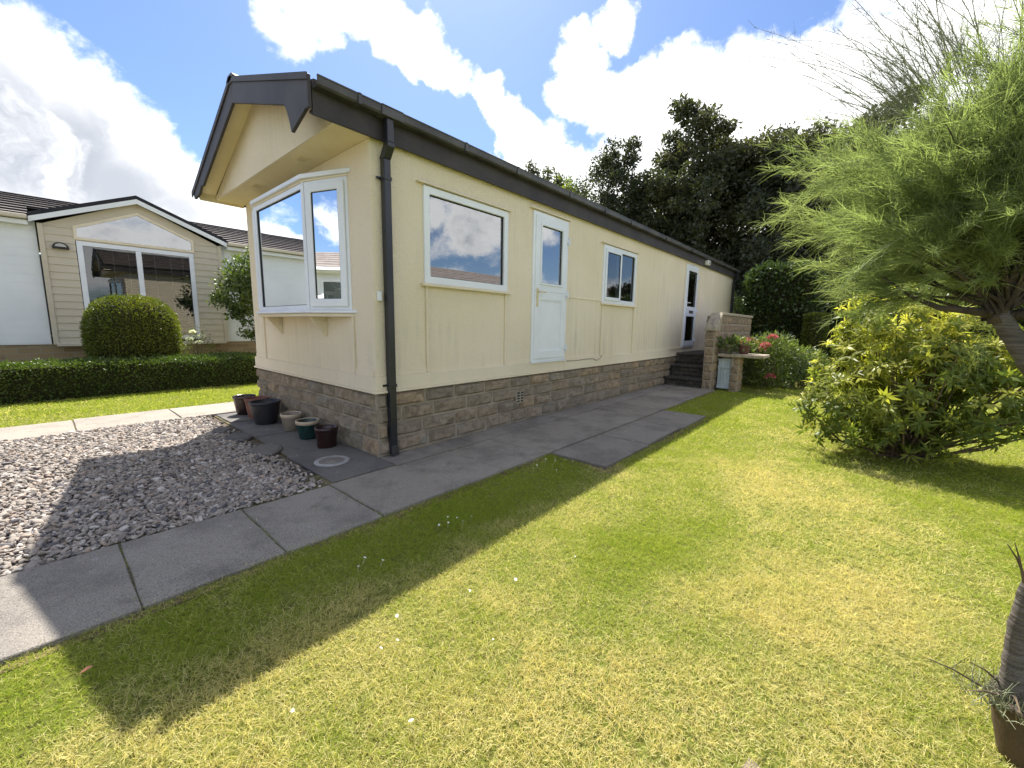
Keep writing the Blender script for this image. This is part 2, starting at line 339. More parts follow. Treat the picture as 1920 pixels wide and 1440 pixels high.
# ------------------------------------------------------------------ mesh helpers
class MB:
    def __init__(s): s.v = []; s.f = []
    def add(s, vs, fs):
        o = len(s.v); s.v += [tuple(p) for p in vs]; s.f += [tuple(i+o for i in f) for f in fs]; return s
    def box(s, x0, x1, y0, y1, z0, z1, m=None):
        vs = [(x, y, z) for z in (z0, z1) for y in (y0, y1) for x in (x0, x1)]
        if m: vs = [m(*p) for p in vs]
        return s.add(vs, [(0, 2, 3, 1), (4, 5, 7, 6), (0, 1, 5, 4), (2, 6, 7, 3), (0, 4, 6, 2), (1, 3, 7, 5)])
    def ring(s, u0, u1, v0, v1, w, d0, d1, m, w2=None):
        """mitred rectangular frame: u,v in the wall plane, d is depth"""
        w2 = w if w2 is None else w2
        vs = []
        for d in (d0, d1):
            vs += [m(a, b, d) for a, b in ((u0, v0), (u1, v0), (u1, v1), (u0, v1))]
            vs += [m(a, b, d) for a, b in ((u0+w, v0+w2), (u1-w, v0+w2), (u1-w, v1-w2), (u0+w, v1-w2))]
        fs = []
        for i in range(4):
            j = (i+1) % 4
            fs += [(i, j, 4+j, 4+i), (8+i, 12+i, 12+j, 8+j), (i, 8+i, 8+j, j), (4+i, 4+j, 12+j, 12+i)]
        return s.add(vs, fs)
    def quad(s, a, b, c, d): return s.add([a, b, c, d], [(0, 1, 2, 3)])
    def prism(s, poly, ext):
        """polygon (3-D points) swept by vector ext"""
        n = len(poly); e = Vector(ext)
        vs = [tuple(p) for p in poly]+[tuple(Vector(p)+e) for p in poly]
        return s.add(vs, [tuple(range(n-1, -1, -1)), tuple(range(n, 2*n))]+[(i, (i+1) % n, n+(i+1) % n, n+i) for i in range(n)])
    def tube(s, pts, rad, n=8, cap=True):
        pts = [Vector(p) for p in pts]; k = len(pts)
        if not hasattr(rad, '__len__'): rad = [rad]*k
        vs = []; ref = Vector((.31, .17, .93))
        for i, p in enumerate(pts):
            t = (pts[min(i+1, k-1)]-pts[max(i-1, 0)]).normalized()
            a = t.cross(ref)
            if a.length < 1e-3: a = t.cross(Vector((1, 0, 0)))
            a.normalize(); b = t.cross(a)
            vs += [p+(a*math.cos(2*math.pi*j/n)+b*math.sin(2*math.pi*j/n))*rad[i] for j in range(n)]
        fs = [(i*n+j, i*n+(j+1) % n, (i+1)*n+(j+1) % n, (i+1)*n+j) for i in range(k-1) for j in range(n)]
        if cap: fs += [tuple(range(n-1, -1, -1)), tuple(range((k-1)*n, k*n))]
        return s.add(vs, fs)
    def lathe(s, prof, c, n=28):
        vs = [(c[0]+r*math.cos(2*math.pi*j/n), c[1]+r*math.sin(2*math.pi*j/n), c[2]+z) for r, z in prof for j in range(n)]
        k = len(prof)
        fs = [(i*n+j, i*n+(j+1) % n, (i+1)*n+(j+1) % n, (i+1)*n+j) for i in range(k-1) for j in range(n)]
        return s.add(vs, fs+[tuple(range(n-1, -1, -1)), tuple(range((k-1)*n, k*n))])
    def build(s, name, mat, parent=None, smooth=False, bevel=0, fix=True):
        me = bpy.data.meshes.new(name); me.from_pydata(s.v, [], s.f); me.materials.append(mat)
        if fix:
            bm = bmesh.new(); bm.from_mesh(me); bmesh.ops.recalc_face_normals(bm, faces=bm.faces); bm.to_mesh(me); bm.free()
        o = bpy.data.objects.new(name, me); COL.objects.link(o)
        if smooth: me.polygons.foreach_set('use_smooth', [True]*len(me.polygons))
        if bevel:
            b = o.modifiers.new('bevel', 'BEVEL'); b.width = bevel; b.segments = 2; b.limit_method = 'ANGLE'; b.angle_limit = R_(40)
        if parent is not None: o.parent = parent; o.matrix_parent_inverse = world_of(parent).inverted()
        return o

def world_of(o):
    m = o.matrix_basis.copy()
    while o.parent is not None:
        m = o.parent.matrix_basis @ o.matrix_parent_inverse @ m; o = o.parent
    return m

def np_build(name, V, F, mat, parent=None, smooth=False, attrs=None):
    """fast mesh from numpy vertex and face arrays (faces all of one size)"""
    me = bpy.data.meshes.new(name); F = np.ascontiguousarray(F, dtype=np.int32); k = F.shape[1]
    V = np.ascontiguousarray(V, dtype=np.float32)
    me.vertices.add(len(V)); me.vertices.foreach_set('co', V.ravel())
    me.loops.add(F.size); me.loops.foreach_set('vertex_index', F.ravel())
    me.polygons.add(len(F)); me.polygons.foreach_set('loop_start', np.arange(0, F.size, k, dtype=np.int32))
    if smooth: me.polygons.foreach_set('use_smooth', np.ones(len(F), dtype=bool))
    me.update(calc_edges=True); me.materials.append(mat)
    for a, vals in (attrs or {}).items():
        at = me.attributes.new(a, 'FLOAT', 'POINT'); at.data.foreach_set('value', np.ascontiguousarray(vals, dtype=np.float32))
    o = bpy.data.objects.new(name, me); COL.objects.link(o)
    if parent is not None: o.parent = parent; o.matrix_parent_inverse = world_of(parent).inverted()
    return o

def tag(o, label=None, cat=None, group=None, kind=None):
    if label: o['label'] = label
    if cat: o['category'] = cat
    if group: o['group'] = group
    if kind: o['kind'] = kind
    return o
def thing(name, loc, label, cat, group=None):
    o = bpy.data.objects.new(name, None); COL.objects.link(o); o.location = loc
    o.empty_display_size = .2
    return tag(o, label, cat, group)

def unit(a): return a/np.maximum(np.linalg.norm(a, axis=-1, keepdims=True), 1e-9)
def rand_dirs(n): return unit(rng.normal(size=(n, 3)))

def leaves(P, D, L, W, droop=.15, fold=.25, up=None):
    """leaf blades: P base points, D directions, L lengths, W widths (arrays) -> V, F(tri)"""
    n = len(P); L = np.broadcast_to(L, n)[:, None]; W = np.broadcast_to(W, n)[:, None]
    u = rand_dirs(n) if up is None else up
    S = unit(np.cross(D, u)); Nn = np.cross(S, D)
    a = P; m = P+D*L*.48+Nn*L*.05; t = P+D*L-Nn*L*droop
    l = P+D*L*.42+S*W*.5+Nn*W*fold; r = P+D*L*.42-S*W*.5+Nn*W*fold
    V = np.stack([a, l, m, r, t], 1).reshape(-1, 3)
    b = (np.arange(n)*5)[:, None, None]
    F = (np.array([[0, 2, 1], [0, 3, 2], [1, 2, 4], [2, 3, 4]])[None]+b).reshape(-1, 3)
    return V, F

def ribbons(P, D, L, W, segs=3, sag=.3, curl=.15):
    """thin tapering strands (flat strips) that bend; returns V, F(quads)"""
    n = len(P); L = np.broadcast_to(L, n)[:, None]; W = np.broadcast_to(W, n)[:, None]
    S = unit(np.cross(D, rand_dirs(n))); C = rand_dirs(n)*curl; sg = np.broadcast_to(sag, n)[:, None]
    rows = []
    for i in range(segs+1):
        t = i/segs; c = P+D*L*t+C*L*t*t; c[:, 2:3] -= sg*L*t*t
        w = W*(1-.75*t)*.5
        rows += [c-S*w, c+S*w]
    V = np.stack(rows, 1).reshape(-1, 3); k = 2*(segs+1)
    q = np.array([[2*i, 2*i+1, 2*i+3, 2*i+2] for i in range(segs)])
    F = (q[None]+(np.arange(n)*k)[:, None, None]).reshape(-1, 4)
    return V, F

def vnoise(x, y, scale, seed=0, octaves=3):
    out = 0; amp = 1; tot = 0
    for o in range(octaves):
        u, v = x*scale, y*scale; iu, iv = np.floor(u).astype(np.int64), np.floor(v).astype(np.int64); fu, fv = u-iu, v-iv
        fu = fu*fu*(3-2*fu); fv = fv*fv*(3-2*fv)
        def h(a, b):
            q = np.sin((a*127.1+b*311.7+seed*74.7+o*19.3))*43758.5453
            return q-np.floor(q)
        out = out+amp*((h(iu, iv)*(1-fu)+h(iu+1, iv)*fu)*(1-fv)+(h(iu, iv+1)*(1-fu)+h(iu+1, iv+1)*fu)*fv)
        tot += amp; amp *= .5; scale *= 2.1
    return out/tot

SIDE = lambda u, v, d: (u, d, v)          # wall plane y = 0 (outside is -y)
FRONT = lambda u, v, d: (d, u, v)         # wall plane x = 0 (outside is -x)

def wall_with_holes(mb, m, U0, U1, V0, V1, holes, th=.06):
    us = sorted({U0, U1, *[h[0] for h in holes], *[h[1] for h in holes]}); vs = sorted({V0, V1, *[h[2] for h in holes], *[h[3] for h in holes]})
    inside = lambda a, b: any(h[0] <= a <= h[1] and h[2] <= b <= h[3] for h in holes)
    for a0, a1 in zip(us, us[1:]):
        for b0, b1 in zip(vs, vs[1:]):
            if inside((a0+a1)/2, (b0+b1)/2): continue
            for d in (0, th): mb.quad(m(a0, b0, d), m(a1, b0, d), m(a1, b1, d), m(a0, b1, d))
    for a0, a1, b0, b1 in holes:
        for p, q in (((a0, b0), (a1, b0)), ((a1, b0), (a1, b1)), ((a1, b1), (a0, b1)), ((a0, b1), (a0, b0))):
            mb.quad(m(*p, 0), m(*q, 0), m(*q, th), m(*p, th))

def stone_courses(mbs, O, T, Nn, length, z0, z1, ch=.145, bl=(.25, .42), bulge=.048, seed=1, gap=.010):
    """rock-faced blocks on a vertical face; O origin, T along, Nn outward"""
    rs = np.random.default_rng(seed); O, T, Nn = map(Vector, (O, T, Nn))
    z = z1; row = 0; nu, nv = 9, 6
    while z > z0+.02:
        b = max(z-ch, z0); u = -rs.uniform(0, .3)
        while u < length:
            w = rs.uniform(*bl); a0, a1 = max(u, 0), min(u+w, length); u += w
            if a1-a0 < .05: continue
            gx, gz = (a1-a0-2*gap), (z-b-2*gap)
            if gz < .02: continue
            vs = []; ph = rs.uniform(0, 50); tilt = rs.uniform(-.45, .45, 2); big = rs.uniform(.45, 1.2)
            for j in range(nv+1):
                for i in range(nu+1):
                    s, t = i/nu, j/nv
                    e = min(s, 1-s)*gx; f = min(t, 1-t)*gz; k = min(1, min(e, f)/.022)
                    nz = float(vnoise(np.array(s*gx+ph), np.array(t*gz+ph*.7), 15, seed, 3))
                    out = (.004+bulge*big*k*(.25+.95*nz+tilt[0]*(s-.5)*.6+tilt[1]*(t-.5)*.6)) if k > 0 else -.004
                    p = O+T*(a0+gap+s*gx)+Nn*out; vs.append((p.x, p.y, b+gap+t*gz))
            fs = [(j*(nu+1)+i, j*(nu+1)+i+1, (j+1)*(nu+1)+i+1, (j+1)*(nu+1)+i) for j in range(nv) for i in range(nu)]
            mbs.add(vs, fs)
        z = b; row += 1

# ------------------------------------------------------------------ the setting: ground, path, gravel, lawn
mb = MB(); mb.quad((-250, -250, -.05), (250, -250, -.05), (250, 250, -.05), (-250, 250, -.05))
tag(mb.build('ground', M['lawn'], fix=False), kind='structure')

def sheet(name, rects, z, mat):
    mb = MB()
    for x0, x1, y0, y1 in rects: mb.quad((x0, y0, z), (x1, y0, z), (x1, y1, z), (x0, y1, z))
    return tag(mb.build(name, mat, fix=False), kind='structure')
sheet('lawn', [(-9, 30, -14, -1.02)], -.008, M['lawn'])
sheet('lawn', [(-9, 14, 3.93, 9)], -.008, M['lawn'])
sheet('earth', [(-9, 6.75, -1.10, .3), (-.6, .3, -.3, 4.0), (-9, .3, 3.0, 3.98), (1.1, 4.15, -1.72, -1.0)], -.003, M['earth'])
sheet('joint_sand', [(-9, 6.75, -1.045, -.01), (-.55, -.01, -.27, 3.04), (-9, .6, 3.11, 3.91), (1.21, 4.04, -1.64, -1.046)], .0085, M['joint'])

mb = MB(); n_ = 18
mb.add([(-.83, -3.16, .003)]+[(-.83+(.13+.03*math.sin(j*2.3))*math.cos(2*math.pi*j/n_), -3.16+(.08+.02*math.sin(j*1.7))*math.sin(2*math.pi*j/n_), -.004) for j in range(n_)], [(0, 1+j, 1+(j+1) % n_) for j in range(n_)])
tag(mb.build('bare_soil', M['soil_bare'], fix=False), kind='structure')
def slabs(name, rects, mat, th=.05, z=.018, seed=3):
    """paving: every slab slightly out of level and with a worn edge"""
    rs = random.Random(seed); mb = MB()
    for x0, x1, y0, y1 in rects:
        dz = rs.uniform(-.004, .004); g = rs.uniform(.002, .005); tx, ty = rs.uniform(-.006, .006), rs.uniform(-.006, .006)
        n = 6
        def P(i, j, inset, zz):
            s, t = i/n, j/n
            x = x0+g+inset+(x1-x0-2*(g+inset))*s; y = y0+g+inset+(y1-y0-2*(g+inset))*t
            if i in (0, n): x += rs.uniform(-.003, .003)
            if j in (0, n): y += rs.uniform(-.003, .003)
            return (x, y, zz+dz+tx*(s-.5)+ty*(t-.5))
        top = [[P(i, j, .004, z) for i in range(n+1)] for j in range(n+1)]
        vs = [p for r in top for p in r]; fs = [(j*(n+1)+i, j*(n+1)+i+1, (j+1)*(n+1)+i+1, (j+1)*(n+1)+i) for j in range(n) for i in range(n)]
        loop = [(i, 0) for i in range(n)]+[(n, j) for j in range(n)]+[(i, n) for i in range(n, 0, -1)]+[(0, j) for j in range(n, 0, -1)]
        k = len(vs); idx = [j*(n+1)+i for i, j in loop]
        for lev, (ins, zz) in enumerate(((0, z-.006), (0, z-th))):
            for q, (i, j) in enumerate(loop):
                a = vs[idx[q]]; cx, cy = (x0+x1)/2, (y0+y1)/2
                vs.append((a[0]+(.004 if a[0] > cx else -.004), a[1]+(.004 if a[1] > cy else -.004), zz+dz))
        m = len(loop)
        for q in range(m):
            r = (q+1) % m
            fs += [(idx[q], k+q, k+r, idx[r]), (k+q, k+m+q, k+m+r, k+r)]
        mb.add(vs, fs)
    return tag(mb.build(name, mat), kind='structure')
joints = [-1.75+.577*i for i in range(-12, 15)]+[6.78]
slabs('path', [(a, b, -1.05, -.30) for a, b in zip(joints, joints[1:])]
      + [(a, a+.92, -.285, -.02) for a in np.arange(.0, 6.6, .925)]
      + [(1.2, 2.13, -1.65, -1.07), (2.14, 3.10, -1.64, -1.07), (3.11, 4.05, -1.66, -1.07)], M['slab'])
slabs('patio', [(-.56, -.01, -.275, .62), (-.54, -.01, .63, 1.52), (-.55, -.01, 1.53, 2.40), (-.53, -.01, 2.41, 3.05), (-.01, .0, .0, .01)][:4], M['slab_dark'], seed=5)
slabs('side_path', [(x, x+.9, 3.10, 3.92) for x in np.arange(-8.1, .7, .905)], M['slab_far'], seed=8)

def gravel():
    sheet('gravel_bed', [(-9, -.57, -.28, 3.09)], .002, M['gravel_bed'])
    bm = bmesh.new(); bmesh.ops.create_icosphere(bm, subdivisions=2, radius=1.0)
    bv = np.array([v.co[:] for v in bm.verts]); bf = np.array([[v.index for v in f.verts] for f in bm.faces]); bm.free()
    n = 42000
    x = -.58-np.abs(rng.triangular(0, .3, 3.6, n)); y = rng.uniform(-.28, 3.09, n)
    s = rng.lognormal(math.log(.0094), .38, n).clip(.004, .024)
    sc = np.stack([s*rng.uniform(.9, 1.6, n), s*rng.uniform(.7, 1.1, n), s*rng.uniform(.4, .75, n)], 1)
    ang = rng.uniform(0, 2*math.pi, n); til = rng.normal(0, .35, (n, 2))
    lump = 1+.22*np.sin(bv @ rng.normal(size=(3, 3))*2.3+1).sum(1)[:, None]*.4
    base = bv*lump
    V = base[None]*sc[:, None, :]
    V = V+V[:, :, [1, 2, 0]]*rng.uniform(-.18, .18, (n, 1, 1))
    V[:, :, 2] += V[:, :, 0]*til[:, :1]+V[:, :, 1]*til[:, 1:]
    c, sn = np.cos(ang)[:, None], np.sin(ang)[:, None]
    X = V[:, :, 0]*c-V[:, :, 1]*sn; Y = V[:, :, 0]*sn+V[:, :, 1]*c
    z = rng.uniform(.004, .026, n)
    W = np.stack([X+x[:, None], Y+y[:, None], V[:, :, 2]+z[:, None]], 2).reshape(-1, 3)
    F = (bf[None]+(np.arange(n)*len(bv))[:, None, None]).reshape(-1, 3)
    o = np_build('gravel', W, F, M['pebble'], smooth=True)
    tag(o, 'loose buff and grey gravel stones filling the parking bay', 'gravel', kind='stuff')
gravel()

def lawn_mask(x, y):
    e = .035*(vnoise(x, y, 6, 3)-.5)*2
    ok = (y < -1.035+e*1.3) | ((y > 3.94+e) & (y < 5.95))
    ok &= ~((x > 1.19+e) & (x < 4.06+e) & (y > -1.655+e) & (y < 0))
    ok &= ~((x > 6.72) & (x < 11) & (y > -1.04) & (y < 0)) & ~((x > 6.85) & (x < 7.4) & (y > -1.9) & (y < 0))
    ok &= ~((x > 7.9+.5*vnoise(y, y, 1.5, 9)) & (y > -2.6) & (y < 1))
    ok &= ~((x > 10.6) & (y < 0))
    return ok
def dryness(x, y):
    d = vnoise(x, y, 1.1, 11, 4)*.75+(vnoise(x, y, 6, 17, 3)-.5)*.50+.02
    def blob(cx, cy, rx, ry, a): return a*np.exp(-(((x-cx)/rx)**2+((y-cy)/ry)**2))
    d = d+blob(.4, -3.25, .55, .30, .22)+blob(1.6, -2.75, 1.3, .28, .26)-blob(.25, -2.55, .7, .28, .20)
    d = d+blob(-.9, -2.9, 1.0, .55, .36)+blob(-2.1, -2.0, .8, .7, .24)+blob(1.1, -3.3, 1.0, .6, .28)+blob(-.2, -2.9, .8, .8, .12)
    d = d+blob(3.2, -2.4, 1.4, .5, .10)+blob(-1.3, -1.75, .9, .16, .18)
    d = d-blob(2.3, -3.9, 1.0, .5, .30)-blob(-1.0, -1.35, 1.6, .25, .28)-blob(.6, -1.3, 1.0, .3, .35)-blob(.9, -2.3, .8, .6, .14)-blob(5.5, -1.5, 2, .6, .2)
    d = d-np.where(y > 3, .12, 0)
    return d-.06*np.clip((x-2)/4, 0, 1)
def grass():
    Ps, Ls, Ws = [], [], []
    def scatter(x0, x1, y0, y1, dens, L, W, rmin, rmax):
        n = int((x1-x0)*(y1-y0)*dens)
        x = rng.uniform(x0, x1, n); y = rng.uniform(y0, y1, n); r = np.hypot(x-CAM[0], y-CAM[1])
        k = (r >= rmin) & (r < rmax) & lawn_mask(x, y)
        dirx = (x-CAM[0])*cf[0]+(y-CAM[1])*cf[1]; k &= dirx > -.4
        soil = np.exp(-(((x+.83)/.12)**2+((y+3.16)/.08)**2))
        k &= rng.uniform(0, 1, n) > soil*1.0
        thin = vnoise(x, y, 5.0, 21, 2); k &= rng.uniform(0, 1, n) < .55+.9*thin
        k &= (vnoise(x, y, 16, 31, 2) > .30) | (rng.uniform(0, 1, n) < .35)
        x, y = x[k], y[k]; m = len(x); L = L*(.55+.95*vnoise(x, y, 3.5, 41, 3))
        Ps.append(np.stack([x, y, np.full(m, -.006)], 1)); Ls.append(rng.uniform(.55, 1.25, m)*L); Ws.append(rng.uniform(.7, 1.3, m)*W)
    scatter(-4.5, 3.5, -6, -1.0, 40000, .033, .0020, 0, 2.6)
    scatter(-3, 6, -6, -1.0, 20000, .036, .0028, 2.6, 4.6)
    scatter(-2, 9, -8, -1.0, 6500, .040, .0048, 4.6, 8)
    scatter(3, 14, -11, -1.0, 2000, .044, .009, 8, 16)
    scatter(-5, 1.5, 3.9, 6.0, 3000, .045, .008, 0, 14)
    # weeds in the slab joints and along the foot of the wall
    wx, wy = [], []
    for jx in [-1.75+.577*i for i in range(0, 9)]:
        for c in rng.uniform(-1.04, -.34, 5): k = rng.integers(8, 26); wx.append(rng.normal(jx, .006, k)); wy.append(rng.normal(c, .022, k))
    for c in rng.uniform(.1, 6.5, 26): k = rng.integers(6, 22); wx.append(rng.normal(c, .03, k)); wy.append(np.full(k, -.012)-np.abs(rng.normal(0, .006, k)))
    for c in rng.uniform(-2.4, 1.1, 40): k = rng.integers(10, 30); wx.append(rng.normal(c, .035, k)); wy.append(rng.normal(-1.035, .010, k))
    for c in rng.uniform(-2.6, -.6, 9): k = rng.integers(4, 12); wx.append(rng.normal(c, .02, k)); wy.append(rng.normal(-.298, .005, k))
    wx, wy = np.concatenate(wx), np.concatenate(wy); m = len(wx); Ps.append(np.stack([wx, wy, np.full(m, .006)], 1)); Ls.append(rng.uniform(.012, .036, m)); Ws.append(rng.uniform(.0018, .0032, m))
    P = np.concatenate(Ps); L = np.concatenate(Ls); W = np.concatenate(Ws); n = len(P)
    D = rng.normal(size=(n, 3))*np.array([.75, .75, .35]); D[:, 2] = np.abs(D[:, 2])+.68; D = unit(D)
    V, F = ribbons(P, D, L, W, 3, .30, .26)
    V[:, 2] = np.maximum(V[:, 2], -.004)
    dr = np.repeat(dryness(P[:, 0], P[:, 1]), 8)
    o = np_build('grass', V, F, M['grass'], attrs={'dryness': dr})
    tag(o, 'short mown lawn grass with green and straw coloured patches', 'grass', kind='stuff')
    print('blades', n)
grass()

# ------------------------------------------------------------------ the cream park home
W_, L_ = 3.05, 11.87
ZC, ZS = .625, 2.729                    # foot of the cream wall, soffit
home = thing('park_home', (0, 0, 0), 'cream roughcast park home with dark roof edge on a stone plinth', 'park home')
def part(mb, name, mat, parent=home, **k): return mb.build(name, mat, parent, **k)

win1 = (.55, 1.695, 1.63, 2.485); win2 = (3.975, 5.13, 1.62, 2.485); dor1 = (2.19, 2.935, .775, 2.615); dor2 = (7.755, 8.565, .785, 2.65)
mb = MB()
wall_with_holes(mb, SIDE, 0, L_, ZC, 2.74, [win1, win2, dor1, dor2])
wall_with_holes(mb, FRONT, 0, W_, ZC, 2.728, [(.38, 2.67, 1.36, 2.50)])
mb.quad((0, W_, ZC), (L_, W_, ZC), (L_, W_, 2.74), (0, W_, 2.74)); mb.quad((L_, 0, ZC), (L_, W_, ZC), (L_, W_, 3.4), (L_, 0, 2.74))
mb.quad((0, 0, ZC+.02), (L_, 0, ZC+.02), (L_, W_, ZC+.02), (0, W_, ZC+.02))
part(mb, 'wall', M['cream'])
# proud boards at the foot of the walls, battens under the windows and panel joints
mb = MB()
for x0, x1 in ((-.020, 2.18), (2.945, 7.0)): mb.box(x0, x1, -.022, -.001, ZC, .755)
mb.box(9.1, L_, -.016, -.001, ZC, .755); mb.box(2.18, 2.945, -.015, -.001, ZC, .745)
mb.box(-.022, -.001, -.001, W_+.012, ZC, .752)
for x in (.555, 1.69): mb.box(x-.012, x+.012, -.020, -.001, .756, 1.60)
for x in (3.98, 5.14): mb.box(x-.010, x+.010, -.020, -.001, .756, 1.59)
for x0, x1 in ((.03, .543), (1.702, 2.16)): mb.box(x0, x1, -.011, -.001, .7555, .80)
mb.box(2.96, 3.96, -.009, -.001, 1.625, 1.637)
mb.box(2.97, 3.96, -.010, -.001, .7555, .79); mb.box(5.16, 7.66, -.010, -.001, .7555, .79)
for y in (.355, 2.66): mb.box(-.020, -.001, y-.012, y+.012, .753, 1.29)
for y0, y1 in ((.03, .342), (2.673, W_-.02)): mb.box(-.012, -.001, y0, y1, .7525, .80)
for x in (7.70, 8.62): mb.box(x-.012, x+.012, -.016, -.001, .80, 2.72)
mb.box(7.66, 8.66, -.018, -.001, 2.672, 2.69)
part(mb, 'batten', M['cream_clean'], bevel=.003)
mb = MB(); mb.box(-.038, L_, -.038, -.001, ZC-.020, ZC-.001); mb.box(-.038, -.001, -.0005, W_+.02, ZC-.020, ZC-.001)
part(mb, 'drip_edge', M['cream_clean'], bevel=.004)
# stone plinth
mb = MB(); mb.quad((.005, .005, -.05), (L_, .005, -.05), (L_, .005, ZC-.018), (.005, .005, ZC-.018))
mb.quad((.005, .005, -.05), (.005, W_-.01, -.05), (.005, W_-.01, ZC-.018), (.005, .005, ZC-.018))
mb.quad((.005, W_-.01, -.05), (L_, W_-.01, -.05), (L_, W_-.01, ZC-.018), (.005, W_-.01, ZC-.018))
pl = part(mb, 'plinth', M['mortar'])
mb = MB(); stone_courses(mb, (0, 0, 0), (1, 0, 0), (0, -1, 0), L_, -.03, ZC-.02, seed=4, bl=(.30, .46))
stone_courses(mb, (0, 0, 0), (0, 1, 0), (-1, 0, 0), W_-.02, -.03, ZC-.02, seed=9)
part(mb, 'stone_facing', M['stone'], pl, smooth=False)
mb = MB()   # clay air brick
mb.box(1.885, 2.035, -.034, -.005, .262, .415)
ab = part(mb, 'air_brick', M['mortar'], pl)
for zz in (.278, .313, .348, .383):
    for xx in (1.90, 1.972): mb = MB(); mb.box(xx, xx+.048, -.0365, -.0335, zz, zz+.02); mb.build('air_slot', M['black'], ab)

# roof: two slopes, bargeboards, gable panel, soffits, fascia, gutter, downpipes
XF, XB, YR, ZR = -.49, L_+.22, 1.545, 3.50
eR = (-.075, 2.935)
mb = MB()
for (ey, ez) in (eR, (3.19, 2.93)):
    n = 9
    for i in range(n):
        a, b = i/n, (i+1)/n
        y0, y1 = ey+(YR-ey)*a, ey+(YR-ey)*b; z0, z1 = ez+(ZR-ez)*a, ez+(ZR-ez)*b
        mb.prism([(XF+.03, y0, z0+.018), (XF+.03, y1, z1), (XF+.03, y1, z1-.03), (XF+.03, y0, z0-.012)], (XB-XF-.05, 0, 0))
part(mb, 'roof', M['rooftile'])
mb = MB()   # ridge capping
mb.prism([(XF-.03, YR-.12, ZR-.015), (XF-.03, YR-.05, ZR+.03), (XF-.03, YR+.05, ZR+.03), (XF-.03, YR+.12, ZR-.015), (XF-.03, YR, ZR-.06)], (XB-XF+.05, 0, 0))
part(mb, 'ridge_cap', M['brown'], bevel=.012)
# right bargeboard with its pointed drop, left bargeboard
zt = lambda y: 2.968+(ZR-2.968)*(y+.08)/(YR+.08)
dep = .215
mb = MB(); ptsR = [(-.075, zt(-.075)), (YR, ZR+.005), (YR, ZR-dep), (.37, zt(.37)-dep)]
for a in np.linspace(0, 1, 7)[1:]:
    ptsR.append((.37-.13*a, zt(.37)-dep-(.235*a**1.7)))
ptsR += [(-.02, 2.755), (-.075, 2.75)]
mb.prism([(XF-.018, y, z) for y, z in ptsR], (.026, 0, 0))
bR = part(mb, 'bargeboard', M['brown'], bevel=.004)
zl = lambda y: ZR-(ZR-2.80)*(y-YR)/(3.26-YR)
mb = MB(); ptsL = [(YR+.001, ZR+.005), (3.26, zl(3.26)+.005), (3.20, zl(3.20)-.11), (2.98, zl(2.98)-.18), (2.86, zl(2.86)-.16), (2.80, zl(2.80)-.20), (YR+.001, ZR-dep)]
mb.prism([(XF-.018, y, z) for y, z in ptsL], (.026, 0, 0))
part(mb, 'bargeboard', M['brown'], bevel=.004)
mb = MB()   # moulding lines nailed over both boards
mb.prism([(XF-.030, y, z) for y, z in ((-.085, zt(-.085)+.004), (YR, ZR+.012), (YR, ZR-.035), (-.085, zt(-.085)-.043))], (.011, 0, 0))
mb.prism([(XF-.030, y, z) for y, z in ((YR+.001, ZR+.012), (3.27, zl(3.27)+.012), (3.27, zl(3.27)-.05), (YR+.001, ZR-.035))], (.011, 0, 0))
part(mb, 'verge_trim', M['brown'])
mb = MB()   # gable panel over the window and its sloping soffits
GX = -.307
mb.prism([(GX, -.04, ZS), (GX, W_+.05, ZS), (GX, W_+.05, 2.765), (GX, YR, ZR-.08), (GX, -.04, 2.93)], (.02, 0, 0))
part(mb, 'gable_panel', M['cream'])
mb = MB()
mb.box(GX+.0205, -.001, -.05, W_+.06, ZS, ZS+.02)
mb.quad((XF+.012, -.05, 2.90), (GX-.001, -.05, 2.90), (GX-.001, YR, ZR-.10), (XF+.012, YR, ZR-.10))
mb.quad((XF+.012, 3.20, zl(3.20)-.08), (GX-.001, 3.20, zl(3.20)-.08), (GX-.001, YR, ZR-.10), (XF+.012, YR, ZR-.10))
mb.box(XF+.02, -.001, W_+.061, W_+.085, 2.70, 2.80)
so = part(mb, 'soffit', M['soffit'])
for y in (.89, 2.08):
    mb = MB(); mb.ring(-.215, -.105, y-.07, y+.07, .012, ZS-.006, ZS-.0005, lambda u, v, d: (u, v, d))
    for k in range(7): mb.box(-.20+k*.0125, -.194+k*.0125, y-.057, y+.057, ZS-.006, ZS-.001)
    sv = part(mb, 'soffit_vent', M['soffit'], so)
    mb = MB(); mb.box(-.203, -.117, y-.058, y+.058, ZS-.0012, ZS-.0004); mb.build('vent_mesh', M['curtain'], so)
mb = MB(); mb.box(XF+.02, L_+.12, -.058, -.034, 2.722, 2.95)
mb.box(XF+.02, L_+.12, -.033, .0, 2.7405, 2.76)
part(mb, 'fascia', M['brown'])
mb = MB(); mb.box(XF+.02, L_+.12, W_+.09, W_+.112, 2.722, 2.94); part(mb, 'fascia', M['brown'])
